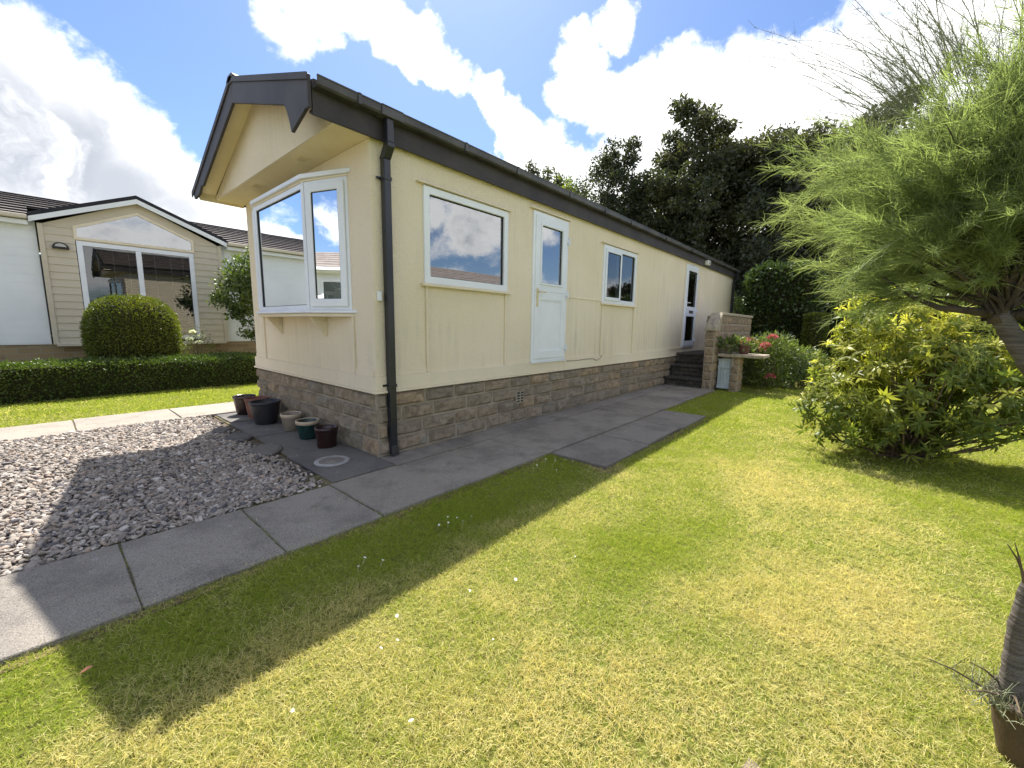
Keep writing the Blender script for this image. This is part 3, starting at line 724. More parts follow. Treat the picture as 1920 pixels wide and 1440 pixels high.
# gutter: square-section channel with joint brackets
def channel(x0, x1, y0, y1, z0, z1, t=.006):
    mb = MB()
    mb.prism([(x0, y0, z1), (x0, y0+.008, z0+.012), (x0, y0+.02, z0), (x0, y1-.004, z0), (x0, y1-.004, z1), (x0, y1-.004-t, z1), (x0, y1-.004-t, z0+t), (x0, y0+.02+t, z0+t), (x0, y0+t+.006, z0+.018), (x0, y0+t+.004, z1)], (x1-x0, 0, 0))
    mb.prism([(x0, y0-.004, z1-.006), (x0, y0-.004, z1+.004), (x0, y0+.012, z1+.004), (x0, y0+.012, z1-.006)], (x1-x0, 0, 0))
    return mb
gu = part(channel(XF+.022, L_+.16, -.150, -.058, 2.886, 2.950), 'gutter', M['gutter'])
for x0, x1 in ((-.165, -.135), (.035, .235), (.93, .965), (1.70, 1.735), (2.76, 2.80), (3.7, 3.73), (4.57, 4.61), (6.1, 6.13), (7.62, 7.66), (9.3, 9.34), (10.9, 10.94)):
    mb = MB(); mb.box(x0, x1, -.157, -.060, 2.879, 2.947); mb.box(x0, x1, -.159, -.143, 2.9475, 2.958)
    mb.build('gutter_bracket', M['gutter'], gu, bevel=.004)
def downpipe(x, zend=.03):
    mb = MB(); q = .032
    mb.box(x+.02-q, x+.02+q, -.136, -.079, 2.70, 2.880)
    mb.prism([(x+.02-q-.003, -.140, 2.70), (x+.02-q-.003, -.140, 2.665), (x+.02-q-.003, -.079, 2.585), (x+.02-q-.003, -.012, 2.585), (x+.02-q-.003, -.012, 2.60), (x+.02-q-.003, -.081, 2.70)], (2*q+.006, 0, 0))
    mb.box(x+.02-q, x+.02+q, -.078, -.014, zend+.05, 2.586)
    mb.prism([(x+.02-q-.004, -.082, zend+.09), (x+.02-q-.004, -.095, zend), (x+.02-q-.004, -.05, zend), (x+.02-q-.004, -.010, zend+.05), (x+.02-q-.004, -.010, zend+.09)], (2*q+.008, 0, 0))
    dp = part(mb, 'downpipe', M['pipe'], bevel=.006)
    for z in (2.42, .66):
        mb = MB(); mb.box(x+.02-q-.006, x+.02+q+.006, -.084, -.008, z, z+.028)
        mb.box(x-.055, x+.02-q-.006, -.030, -.017, z+.004, z+.024); mb.box(x+.02+q+.006, x+.075, -.030, -.017, z+.004, z+.024)
        mb.build('pipe_bracket', M['pipe'], dp, bevel=.003)
    return dp
downpipe(.10); downpipe(11.80)
mb = MB(); mb.box(.028, .062, -.030, -.001, 1.42, 1.50); part(mb, 'junction_box', M['upvc'], bevel=.004)
mb = MB(); mb.tube([(2.99, -.022, .735), (3.3, -.021, .728), (3.55, -.023, .735), (3.75, -.022, .73), (3.84, -.028, .70), (3.95, -.022, .72), (4.02, -.022, .765)], .0075, 6)
part(mb, 'cable', M['mortar'], smooth=True)

def blind(u0, u1, v0, v1, d, m, step=.028, tilt=.012, mat='blind', parent=None):
    mb = MB(); v = v1
    while v > v0+.02:
        mb.add([m(u0, v, d), m(u1, v, d), m(u1, v-.010, d+tilt+.012), m(u0, v-.010, d+tilt+.012)], [(0, 1, 2, 3)]); v -= step
    return mb.build('blind', M[mat], parent, fix=False)
def pane(u0, u1, v0, v1, d, m, parent, mat='glass'):
    mb = MB(); mb.quad(m(u0, v0, d), m(u1, v0, d), m(u1, v1, d), m(u0, v1, d)); return mb.build('glass_pane', M[mat], parent, fix=False)
def bead(u0, u1, v0, v1, d, m, parent):
    mb = MB(); mb.ring(u0, u1, v0, v1, .008, d-.004, d+.004, m); return mb.build('gasket', M['black'], parent)

# long side window 1: one big fixed pane
def side_window(w, kind):
    u0, u1, v0, v1 = w; mb = MB()
    mb.ring(u0-.018, u1+.018, v0-.015, v1+.015, .068, -.020, .045, SIDE)
    if kind == 2:
        um = (u0+u1)/2-.03
        mb.box(um-.03, um+.03, -.0195, .045, v0+.053, v1-.053, lambda a, b, c: (a, b, c))
    fr = part(mb, 'window', M['upvc'], bevel=.006)
    if kind == 1:
        pane(u0+.05, u1-.05, v0+.053, v1-.053, .012, SIDE, fr); bead(u0+.048, u1-.048, v0+.051, v1-.051, .006, SIDE, fr)
        blind(u0+.06, u1-.06, v0+.05, v1-.06, .10, SIDE, .030, .010, 'curtain', fr)
    else:
        mb = MB(); mb.ring(u0+.035, um+.025, v0+.03, v1-.04, .052, -.036, -.0205, SIDE); mb.build('casement', M['upvc'], fr, bevel=.006)
        pane(u0+.085, um-.025, v0+.08, v1-.09, -.024, SIDE, fr, 'glass_dark'); bead(u0+.085, um-.025, v0+.08, v1-.09, -.028, SIDE, fr)
        pane(um+.03, u1-.05, v0+.053, v1-.053, .012, SIDE, fr, 'glass_dark'); bead(um+.03, u1-.05, v0+.053, v1-.053, .006, SIDE, fr)
        mb = MB(); mb.box(u0+.07, um-.03, .07, .11, v0+.05, v0+.065); mb.box(u0+.07, u1-.07, .07, .20, v0+.028, v0+.05)
        for k in range(4):
            mb.lathe([(.03, 0), (.045, .05), (.03, .11), (.02, .12)], (u0+.14+k*.09, .14, v0+.051), 12)
        mb.build('sill_ornament', M['blind'], fr)
        mb = MB()
        for k in range(22): mb.box(u1-.40+k*.016, u1-.388+k*.016, .09+(k % 2)*.016, .10+(k % 2)*.016, v0+.02, v1-.02)
        mb.build('curtain', M['curtain'], fr)
    mb = MB(); mb.box(u0-.055, u1+.055, -.048, -.001, v0-.045, v0-.0155); mb.build('sill', M['cream_clean'], fr, bevel=.005)
    mb = MB(); mb.box(u0-.09, u1+.06, -.040, -.001, v1+.024, v1+.038); mb.build('drip_strip', M['cream_clean'], fr, bevel=.003)
side_window(win1, 1); side_window(win2, 2)

# door 1: white panelled door, glazed at the top, brass handle, three hinges
def hinge(u, v, parent, mat='upvc'):
    mb = MB(); mb.box(u-.012, u+.012, -.058, -.036, v-.045, v+.045); mb.box(u-.045, u+.03, -.044, -.034, v-.018, v+.018); mb.build('hinge', M[mat], parent, bevel=.003)
u0, u1, v0, v1 = dor1
mb = MB(); mb.ring(u0-.012, u1+.012, v0-.012, v1+.012, .045, -.022, .05, SIDE)
df = part(mb, 'door_frame', M['upvc'], bevel=.005)
mb = MB(); mb.ring(u0+.028, u1-.028, 1.665, v1-.03, .092, -.034, .01, SIDE, .095)
mb.ring(u0+.028, u1-.028, v0+.025, 1.664, .092, -.034, .01, SIDE, .105)
mb.box(u0+.12, u1-.12, -.022, .008, v0+.13, 1.56)
dr = part(mb, 'door', M['upvc'], bevel=.005)
mb = MB(); mb.ring(u0+.118, u1-.118, 1.745, v1-.115, .030, -.046, -.012, SIDE); mb.build('glazing_bead', M['upvc'], dr, bevel=.008)
pane(u0+.145, u1-.145, 1.772, v1-.142, -.015, SIDE, dr); bead(u0+.146, u1-.146, 1.773, v1-.143, -.018, SIDE, dr)
mb = MB(); mb.ring(u0+.118, u1-.118, v0+.128, 1.562, .014, -.030, -.0222, SIDE); mb.build('panel_moulding', M['upvc'], dr, bevel=.004)
mb = MB(); mb.box(u0+.055, u0+.085, -.045, -.0345, 1.47, 1.70)
mb.tube([(u0+.07, -.045, 1.655), (u0+.07, -.082, 1.655), (u0+.085, -.09, 1.655), (u0+.19, -.088, 1.650)], [.009, .009, .010, .008], 8)
mb.build('handle', M['brass'], dr, bevel=.002)
mb = MB(); mb.box(u0+.14, u1-.14, .06, .07, 1.76, v1-.13); mb.build('blind', M['curtain'], dr)
for v in (2.36, 1.66, .93): hinge(u1-.005, v, dr)
mb = MB(); mb.box(u0-.07, u1+.05, -.042, -.001, v1+.026, v1+.04); mb.build('drip_strip', M['cream_clean'], df, bevel=.003)
mb = MB(); mb.box(u0-.02, u1+.02, -.034, -.017, v0-.028, v0-.013); mb.build('threshold', M['upvc'], df)
# door 2: fully glazed narrow door with a letter plate
u0, u1, v0, v1 = dor2
mb = MB(); mb.ring(u0-.012, u1+.012, v0-.012, v1+.012, .05, -.022, .05, SIDE)
df = part(mb, 'door_frame', M['upvc'], bevel=.005)
mb = MB(); mb.ring(u0+.03, u1-.03, 1.62, v1-.03, .085, -.034, .01, SIDE, .10); mb.ring(u0+.03, u1-.03, v0+.025, 1.619, .085, -.034, .01, SIDE, .12)
dr = part(mb, 'door', M['upvc'], bevel=.005)
pane(u0+.115, u1-.115, 1.72, v1-.13, -.012, SIDE, dr, 'glass_dark'); pane(u0+.115, u1-.115, v0+.145, 1.50, -.012, SIDE, dr, 'glass_dark')
bead(u0+.115, u1-.115, 1.72, v1-.13, -.016, SIDE, dr); bead(u0+.115, u1-.115, v0+.145, 1.50, -.016, SIDE, dr)
mb = MB(); mb.box((u0+u1)/2-.13, (u0+u1)/2+.13, -.046, -.0345, 1.57, 1.635); mb.build('letter_plate', M['gutter'], dr, bevel=.004)
mb = MB(); mb.box(u0+.055, u0+.085, -.045, -.0345, 1.66, 1.86); mb.tube([(u0+.07, -.045, 1.80), (u0+.07, -.085, 1.80), (u0+.18, -.09, 1.80)], .009, 8); mb.build('handle', M['upvc'], dr, bevel=.002)
for v in (2.40, 1.64, .95): hinge(u1-.005, v, dr, 'upvc')
mb = MB(); mb.box(8.83, 9.02, -.15, -.0585, 2.755, 2.865); wl = part(mb, 'wall_light', M['lamp_white'], bevel=.015)
mb = MB(); mb.box(8.85, 9.0, -.158, -.1505, 2.77, 2.85); mb.build('lamp_lens', M['lens'], wl)

# bay window on the front: angled side lights, one wide fixed pane in the middle
BA = [(-.004, .36), (-.185, .86), (-.185, 2.19), (-.004, 2.69)]      # plan of the outer face
Z0, Z1 = 1.345, 2.515
def facet(A, B):
    A, B = Vector((A[0], A[1], 0)), Vector((B[0], B[1], 0)); T = (B-A).normalized(); n = Vector((-T.y, T.x, 0))
    if n.x > 0: n = -n
    return (lambda u, v, d: (A.x+T.x*u-n.x*d, A.y+T.y*u-n.y*d, v)), (B-A).length
bay = None
for i, (A, B) in enumerate(zip(BA, BA[1:])):
    m, ln = facet(A, B); mb = MB()
    mb.ring(.012, ln-.012, Z0, Z1, .05, 0, .05, m)
    if i < 2: mb.box(ln-.011, ln+.016, Z0, Z1, -.006, .045, lambda a, b, c, m=m: m(a, b, c))
    if i == 0: bay = part(mb, 'bay_window', M['upvc'], bevel=.005); fr = bay
    else: fr = mb.build('frame', M['upvc'], bay, bevel=.005)
    if i == 1:
        pane(.06, ln-.06, Z0+.048, Z1-.048, .02, m, bay, 'glass_mirror'); bead(.06, ln-.06, Z0+.048, Z1-.048, .014, m, bay)
    else:
        mb = MB(); mb.ring(.04, ln-.035, Z0+.03, Z1-.03, .075, -.022, -.001, m); mb.build('casement', M['upvc'], bay, bevel=.010)
        pane(.11, ln-.105, Z0+.10, Z1-.10, -.006, m, bay, 'glass_mirror'); bead(.11, ln-.105, Z0+.10, Z1-.10, -.010, m, bay)
        blind(.09, ln-.085, Z0+.05, Z1-.08, .06, m, .026, .010, 'blind', bay)
def plan_board(off, z0, z1, name, mat, bev=.006):
    pts = [(.0, BA[0][1]-off*1.6), (BA[1][0]-off, BA[1][1]-off*.35), (BA[2][0]-off, BA[2][1]+off*.35), (.0, BA[3][1]+off*1.6)]
    mb = MB(); mb.prism([(x-.002, y, z0) for x, y in pts], (0, 0, z1-z0)); return mb.build(name, M[mat], bay, bevel=bev)
plan_board(.045, Z0-.028, Z0-.002, 'sill', 'upvc'); plan_board(.022, Z0-.062, Z0-.029, 'sill_board', 'cream_clean')
plan_board(.03, Z1+.022, Z1+.062, 'head_board', 'upvc'); plan_board(.005, Z1+.001, Z1+.0215, 'head_packer', 'cream_clean')
for y in (.92, 2.08):
    mb = MB(); mb.prism([(-.001, y-.018, Z0-.063), (-.165, y-.018, Z0-.063), (-.155, y-.018, Z0-.085), (-.012, y-.018, Z0-.255), (-.001, y-.018, Z0-.255)], (0, .036, 0))
    mb.build('bracket', M['cream_clean'], bay, bevel=.003)

# ------------------------------------------------------------------ steps, stone wall, shelf at the far door
st = thing('door_steps', (7.9, -.4, 0), 'dark stone steps up to the narrow glazed door', 'steps')
for x, z in ((6.78, .205), (7.08, .445), (7.38, .685)):
    mb = MB(); mb.box(x-.025, (x+.33 if z < .6 else 9.0), -.775, -.045, z-.045, z); mb.build('tread', M['darkstep'], st, bevel=.008)
mb = MB()
for x, z0, z1 in ((6.80, -.02, .158), (7.10, .206, .398), (7.40, .446, .638)):
    stone_courses(mb, (x, -.77, 0), (0, 1, 0), (-1, 0, 0), .72, z0, z1, ch=.1, bl=(.12, .3), bulge=.012, seed=int(x*10))
mb.box(6.803, 7.09, -.77, -.05, -.03, .158); mb.box(7.103, 7.39, -.77, -.05, -.03, .398); mb.box(7.403, 8.98, -.77, -.05, -.03, .638)
mb.build('riser', M['darkstep'], st)
wl = thing('stone_wall', (8.4, -.9, 0), 'low stone wall with a sloping pale coping beside the steps', 'wall')
mb = MB()
xe = 9.9
prof = [(6.79, -.03), (6.79, 1.19), (7.16, 1.49), (xe, 1.49), (xe, -.03)]
mb.prism([(x, -.965, z) for x, z in prof], (0, .17, 0)); core = mb.build('core', M['mortar'], wl)
mb = MB()
stone_courses(mb, (7.15, -.968, 0), (1, 0, 0), (0, -1, 0), xe-7.15, 0, 1.485, ch=.165, bl=(.3, .5), bulge=.02, seed=31)
stone_courses(mb, (6.80, -.968, 0), (1, 0, 0), (0, -1, 0), .345, 0, 1.2, ch=.165, bl=(.3, .5), bulge=.02, seed=32)
stone_courses(mb, (6.785, -.965, 0), (0, 1, 0), (-1, 0, 0), .17, 0, 1.18, ch=.165, bl=(.3, .5), bulge=.02, seed=33)
stone_courses(mb, (6.80, -.792, 0), (1, 0, 0), (0, 1, 0), 3.0, .69, 1.485, ch=.165, bl=(.3, .5), bulge=.02, seed=34)
mb.build('stone_facing', M['stone_warm'], wl)
mb = MB()
cop = [(6.74, 1.185), (6.755, 1.24), (7.135, 1.55), (xe+.02, 1.55), (xe+.02, 1.495), (7.17, 1.495), (6.80, 1.185)]
mb.prism([(x, -1.0, z) for x, z in cop], (0, .235, 0)); mb.build('coping', M['coping'], wl, bevel=.012)
sh = thing('stone_shelf', (7.15, -1.35, 0), 'stone ledge on a short pillar holding flower pots beside the wall', 'shelf')
mb = MB(); mb.box(6.93, 7.5, -1.82, -1.003, .675, .735); mb.build('ledge', M['coping'], sh, bevel=.012)
mb = MB(); mb.box(7.0, 7.35, -1.385, -1.25, -.02, .674)
mb.build('pillar_core', M['mortar'], sh)
mb = MB()
stone_courses(mb, (6.995, -1.385, 0), (0, 1, 0), (-1, 0, 0), .135, 0, .67, ch=.165, seed=41, bulge=.016); stone_courses(mb, (7.0, -1.388, 0), (1, 0, 0), (0, -1, 0), .35, 0, .67, ch=.165, seed=42, bulge=.016)
mb.build('stone_facing', M['stone_warm'], sh)
pn = thing('cupboard_door', (7.06, -1.12, 0), 'pale grey boarded panel standing under the stone ledge', 'panel')
mb = MB()
for k in range(4): mb.box(7.045, 7.065, -1.235+k*.057, -1.181+k*.057, .03, .60)
mb.build('boards', M['paleblue'], pn, bevel=.004)
mb = MB(); mb.box(7.030, 7.0445, -1.238, -1.005, .03, .085); mb.build('batten', M['paleblue'], pn, bevel=.004)
mb = MB(); mb.box(7.030, 7.0445, -1.238, -1.005, .44, .49); mb.build('batten', M['paleblue'], pn, bevel=.004)
mb = MB(); mb.box(7.026, 7.07, -1.242, -1.0, .601, .63); mb.build('top_rail', M['paleblue'], pn, bevel=.004)

# ------------------------------------------------------------------ pots, cover, small things
def pot(name, c, r, h, mat, label, rim=None, square=False, soil=True, group=None, rimmat=None, taper=.72):
    t = thing(name, c, label, 'plant pot', group)
    mb = MB(); ri = r*.90
    mb.lathe([(r*taper, 0), (r*taper+.002, .006), (r*.86, h*.45), (r*.955, h-.035), (r*.955, h-.001), (ri, h-.001), (ri*.97, h*.8), (ri*.94, h*.74)], c)
    mb.build('body', M[mat], t, smooth=True)
    mb = MB(); k = len([0]); prof = [(r*.956, h-.036), (r, h-.030), (r*1.012, h-.012), (r*.995, h+.002), (r*.93, h+.003), (r*.885, h-.006)]
    n = 28; vs = [(c[0]+q*math.cos(2*math.pi*j/n), c[1]+q*math.sin(2*math.pi*j/n), c[2]+z) for q, z in prof for j in range(n)]
    fs = [(i*n+j, i*n+(j+1) % n, (i+1)*n+(j+1) % n, (i+1)*n+j) for i in range(len(prof)-1) for j in range(n)]
    mb.add(vs, fs); mb.build('rim', M[rimmat or mat], t, smooth=True)
    if soil:
        mb = MB(); vs = [(c[0], c[1], c[2]+h*.80)]
        for q in (.33, .66, .96):
            vs += [(c[0]+ri*q*math.cos(2*math.pi*j/n), c[1]+ri*q*math.sin(2*math.pi*j/n), c[2]+h*.78+.02*math.sin(j*1.7+q*9)*(1-q*.5)) for j in range(n)]
        fs = [(0, 1+j, 1+(j+1) % n) for j in range(n)]+[(1+i*n+j, 1+(i+1)*n+j, 1+(i+1)*n+(j+1) % n, 1+i*n+(j+1) % n) for i in range(2) for j in range(n)]
        mb.add(vs, fs); mb.build('soil', M['soil'], t, smooth=True)
    return t
G = 'pots beside the plinth'
zp = .0205
pot('plant_pot', (-.235, 2.12, zp), .165, .265, 'pot_black', 'big black plastic pot with dry soil in the row beside the plinth', group=G, taper=.66)
pot('plant_pot', (-.145, 1.58, zp), .112, .185, 'pot_cream', 'small beige glazed pot between the big black pot and the green pot', rimmat='pot_rim', group=G)
pot('plant_pot', (-.165, 1.10, zp), .116, .19, 'pot_green', 'dark green glazed pot with a pale rim', rimmat='pot_rim', group=G)
pot('plant_pot', (-.17, .66, zp), .108, .195, 'pot_red', 'dark maroon straight sided pot nearest the drain cover', group=G, taper=.80)
pot('plant_pot', (-.20, 2.52, zp), .135, .25, 'pot_terra', 'dull terracotta pot half hidden behind the big black pot', group=G)
pot('plant_pot', (-.24, 2.86, zp), .13, .24, 'pot_red', 'brown pot farthest along the row, past the terracotta pot', group=G)
cv = thing('drain_cover', (-.34, .20, .016), 'round pale drain cover set in the slabs near the corner', 'drain cover')
mb = MB(); mb.lathe([(.145, 0), (.145, .007), (.132, .010), (.112, .010), (.108, .006), (.0, .006)][:5], (-.34, .20, .0165), 36); mb.build('ring', M['metal_cover'], cv)
mb = MB(); mb.lathe([(.106, 0), (.106, .008), (.10, .010)], (-.34, .20, .0165), 32); mb.box(-.37, -.31, .19, .21, .0265, .030); mb.build('lid', M['slab'], cv)
for i, (x, y, r, lab) in enumerate(((-.62, .93, .17, 'largest flat grey stone lying at the gravel edge'), (-.66, 1.62, .145, 'flat grey stone second along the gravel edge'), (-.70, 2.05, .10, 'smallest flat stone where gravel meets paving'))):
    mb = MB(); n = 11; rs = random.Random(50+i); rr = [r*rs.uniform(.75, 1.15) for _ in range(n)]
    prof = lambda k, z: [(x+rr[j]*k*.85*math.cos(2*math.pi*j/n), y+rr[j]*k*1.15*math.sin(2*math.pi*j/n), z) for j in range(n)]
    vs = prof(1, .008)+prof(1.02, .03)+prof(.86, .045)
    mb.add(vs, [tuple(range(2*n, 3*n))]+[(a*n+j, a*n+(j+1) % n, (a+1)*n+(j+1) % n, (a+1)*n+j) for a in range(2) for j in range(n)])
    tag(mb.build('flat_stone', M['slab_dark']), lab, 'stone', 'flat stones along the gravel edge')
mb = MB(); c = (-1.93, -1.36, .035)
mb.add([(c[0]-.017, c[1], c[2]), (c[0], c[1]-.010, c[2]+.006), (c[0]+.020, c[1]+.004, c[2]+.004), (c[0]+.004, c[1]+.011, c[2]+.008), (c[0]+.002, c[1]+.001, c[2]-.001)], [(0, 1, 4), (1, 2, 4), (2, 3, 4), (3, 0, 4)])
tag(mb.build('fallen_leaf', M['deadleaf'], fix=False), 'dry brown leaf lying on the shaded grass', 'leaf')

def daisies():
    spots = [(.97, -1.16), (1.0, -1.24), (1.06, -1.2), (1.1, -1.27), (.9, -1.3), (.8, -1.2), (.88, -1.14), (.72, -1.23), (.97, -1.36), (1.12, -1.34), (.84, -1.38), (-.35, -1.36), (-.3, -1.42), (-.4, -1.44), (-.26, -1.48), (-.45, -1.40), (-.33, -1.50), (-.95, -1.42), (-1.0, -1.47), (-.9, -1.5),
             (-1.05, -1.9), (-1.15, -2.02), (-1.22, -2.0), (-1.5, -2.02), (-.9, -2.3), (-.55, -2.1), (-1.3, -2.35), (-.2, -2.2), (-.75, -2.0), (-1.6, -2.3), (-1.45, -2.5)]
    base = None
    for i, (x, y) in enumerate(spots):
        if base is None:
            mb = MB(); n = 10
            vs = [(0, 0, .040)]+[(.0125*(1 if j % 2 else .6)*math.cos(math.pi*j/n), .0125*(1 if j % 2 else .6)*math.sin(math.pi*j/n), .042) for j in range(2*n)]
            mb.add(vs, [(0, 1+j, 1+(j+1) % (2*n)) for j in range(2*n)]); mb.tube([(0, 0, 0), (0, 0, .04)], .001, 4)
            o = base = mb.build('daisy', M['petal_white'], fix=False)
        else: o = base.copy(); COL.objects.link(o)
        o.location = (x, y, rng.uniform(-.012, -.002)); o.rotation_euler = (rng.uniform(-.5, .5), rng.uniform(-.5, .5), rng.uniform(0, 6)); s = rng.uniform(.4, .85); o.scale = (s, s, 1)
        tag(o, 'tiny white daisy standing in the lawn grass', 'daisy', 'white daisies in the lawn')
daisies()

# ------------------------------------------------------------------ vegetation builders
def surface_pts_box(x0, x1, y0, y1, z0, z1, n, round_=.12):
    """points and normals on a clipped box hedge (no bottom)"""
    dx, dy, dz = x1-x0, y1-y0, z1-z0
    areas = np.array([dx*dy, dx*dz, dx*dz, dy*dz, dy*dz]); pick = rng.choice(5, n, p=areas/areas.sum())
    u, v = rng.uniform(0, 1, n), rng.uniform(0, 1, n); P = np.zeros((n, 3)); Nn = np.zeros((n, 3))
    for k in range(5):
        i = pick == k
        if k == 0: P[i] = np.stack([x0+dx*u[i], y0+dy*v[i], np.full(i.sum(), z1)], 1); Nn[i] = (0, 0, 1)
        if k in (1, 2): P[i] = np.stack([x0+dx*u[i], np.full(i.sum(), y0 if k == 1 else y1), z0+dz*v[i]], 1); Nn[i] = (0, -1 if k == 1 else 1, 0)
        if k in (3, 4): P[i] = np.stack([np.full(i.sum(), x0 if k == 3 else x1), y0+dy*u[i], z0+dz*v[i]], 1); Nn[i] = (-1 if k == 3 else 1, 0, 0)
    # round the shoulders
    for ax, lo, hi in ((0, x0, x1), (1, y0, y1), (2, z0-9, z1)):
        pass
    c = np.array([(x0+x1)/2, (y0+y1)/2, (z0+z1)/2]); h = np.array([dx, dy, dz])/2
    q = np.abs(P-c)-(h-round_); q2 = np.maximum(q, 0); ln = np.linalg.norm(q2, axis=1); over = ln > round_
    s = np.sign(P-c); new = c+s*(np.minimum(np.abs(P-c), h-round_)+unit(q2)*round_)
    zlow = P[:, 2] < c[2]
    new[zlow, 2] = P[zlow, 2]
    P = np.where(over[:, None], new, P); Nn = np.where(over[:, None], unit(q2*s), Nn)
    return P, Nn

def hedge(name, label, cat, PN, core, mat, L, W, jitter=.03, group=None, loc=(0, 0, 0), spread=.8):
    P, Nn = PN; n = len(P)
    t = thing(name, loc, label, cat, group)
    bumps = (vnoise(P[:, 0]*1.3+P[:, 2], P[:, 1]*1.3+P[:, 2]*.7, 2.2, 5)-.5)*2
    P = P+Nn*(bumps*jitter*1.2+rng.normal(0, jitter*.6, n)-jitter*.4)[:, None]
    D = unit(Nn+rng.normal(size=(n, 3))*spread+np.array([0, 0, .25]))
    V, F = leaves(P, D, rng.uniform(.7, 1.3, n)*L, rng.uniform(.7, 1.3, n)*W, .1, .2)
    np_build('foliage', V, F, M[mat], t)
    core.build('branch_core', M['hedge_core'], t)
    return t

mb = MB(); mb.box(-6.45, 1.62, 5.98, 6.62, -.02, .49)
hedge('box_hedge', 'long low clipped box hedge in front of the beige and white home', 'hedge', surface_pts_box(-6.5, 1.7, 5.92, 6.70, .0, .555, 46000, .10), mb, 'box', .036, .021, .042, loc=(-2.4, 6.3, 0))
def ellipsoid_pts(c, r, n, zmin=None):
    d = rand_dirs(n*2); P = np.array(c)+d*np.array(r); Nn = unit(d/np.array(r))
    if zmin is not None: k = P[:, 2] > zmin; P, Nn = P[k], Nn[k]
    return P[:n], Nn[:n]
def blob_core(c, r, k=.86, seed=1, n=20, m=12):
    mb = MB(); vs = []
    for i in range(m+1):
        for j in range(n):
            a, b = math.pi*i/m, 2*math.pi*j/n; w = k*(1+.05*math.sin(3*b+seed)+.05*math.sin(5*a+seed))
            vs.append((c[0]+r[0]*w*math.sin(a)*math.cos(b), c[1]+r[1]*w*math.sin(a)*math.sin(b), c[2]+r[2]*w*math.cos(a)))
    mb.add(vs, [(i*n+j, i*n+(j+1) % n, (i+1)*n+(j+1) % n, (i+1)*n+j) for i in range(m) for j in range(n)]); return mb
# squat dome: superellipse so that the sides stand nearly upright
def dome_pts(c, r, n, e=2.7):
    d = rand_dirs(n); s = (np.abs(d)**e).sum(1)**(-1/e); P = np.array(c)+d*s[:, None]*np.array(r)
    Nn = unit(np.sign(d)*np.abs(d*s[:, None])**(e-1)/np.array(r)); return P, Nn
def dome_core(c, r, k, e=2.7, n=28, m=16):
    vs = []
    for i in range(m+1):
        for j in range(n):
            a, b = math.pi*i/m, 2*math.pi*j/n; d = np.array([math.sin(a)*math.cos(b), math.sin(a)*math.sin(b), math.cos(a)])
            vs.append(tuple(np.array(c)+d*((np.abs(d)**e).sum()**(-1/e))*np.array(r)*k))
    return vs, [(i*n+j, i*n+(j+1) % n, (i+1)*n+(j+1) % n, (i+1)*n+j) for i in range(m) for j in range(n)]
hedge('domed_shrub', 'clipped yellow green dome shrub standing behind the low hedge', 'shrub', dome_pts((-.78, 6.98, .93), (.64, .60, .70), 22000), MB().add(*dome_core((-.78, 6.98, .93), (.64, .60, .70), .93)), 'dome', .045, .016, .028, loc=(-.78, 6.98, 0), spread=.9)

def tree(name, label, cat, base, crown, mat, nleaf, leaf, group=None, bark='bark', trunk_r=.18, clump=.34, seed=1, lim=28, lean=(0, 0)):
    """trunk with limbs reaching the clumps of an uneven crown made of many small leaves; crown = list of (centre, radii)"""
    rs = np.random.default_rng(seed); t = thing(name, base, label, cat, group)
    vol = np.array([r[0]*r[1]*r[2] for _, r in crown]); vol = vol**.7; nc = lim*9; cents = []
    for (c, r), k in zip(crown, rs.multinomial(nc, vol/vol.sum())):
        d = unit(rs.normal(size=(k, 3)))*(rs.uniform(.25, 1, (k, 1))**.45); cents.append(np.array(c)+d*np.array(r))
    cents = np.concatenate(cents); nc = len(cents)
    size = rs.uniform(.55, 1.3, nc)*clump*np.mean([r[0] for _, r in crown])*.5
    w = size**2; k = rs.choice(nc, nleaf, p=w/w.sum())
    off = unit(rs.normal(size=(nleaf, 3)))*(rs.uniform(0, 1, (nleaf, 1))**.5)*size[k][:, None]*np.array([1.1, 1.1, .8])
    P = cents[k]+off
    D = unit(off*.6/size[k][:, None]+rs.normal(size=(nleaf, 3))*.7+np.array([0, 0, -.1]))
    V, F = leaves(P, D, rs.uniform(.6, 1.35, nleaf)*leaf, rs.uniform(.6, 1.3, nleaf)*leaf*.55, .18, .2)
    np_build('crown', V, F, M[mat], t)
    mb = MB(); b = Vector(base); top = Vector(np.mean([c for c, _ in crown], axis=0)); zt_ = max(c[2]+r[2] for c, r in crown)
    n = 7; hgt = top.z-b.z
    tp = [b+Vector(((top.x-b.x)*(i/n)**1.5+.06*hgt*.3*math.sin(i*1.9+seed), (top.y-b.y)*(i/n)**1.5+.05*hgt*.3*math.cos(i*1.3+seed), (zt_*.85-b.z)*i/n)) for i in range(n+1)]
    mb.tube(tp, [trunk_r*(1-.85*i/n)*(1.35 if i == 0 else 1) for i in range(n+1)], 8)
    for c in cents[rs.choice(nc, min(nc, lim), replace=False)]:
        c = Vector(c); f = max(.12, min(.9, (c.z-b.z)/(zt_-b.z)*.75)); a = tp[int(f*n)]
        mid = a.lerp(c, .5)+Vector((0, 0, -.06*(c-a).length)); r0 = trunk_r*(1-.8*f)*.45
        mb.tube([a, a.lerp(mid, .6), mid, mid.lerp(c, .6), c], [r0, r0*.8, r0*.55, r0*.35, r0*.12], 5, False)
    mb.build('trunk', M[bark], t, smooth=True)
    return t

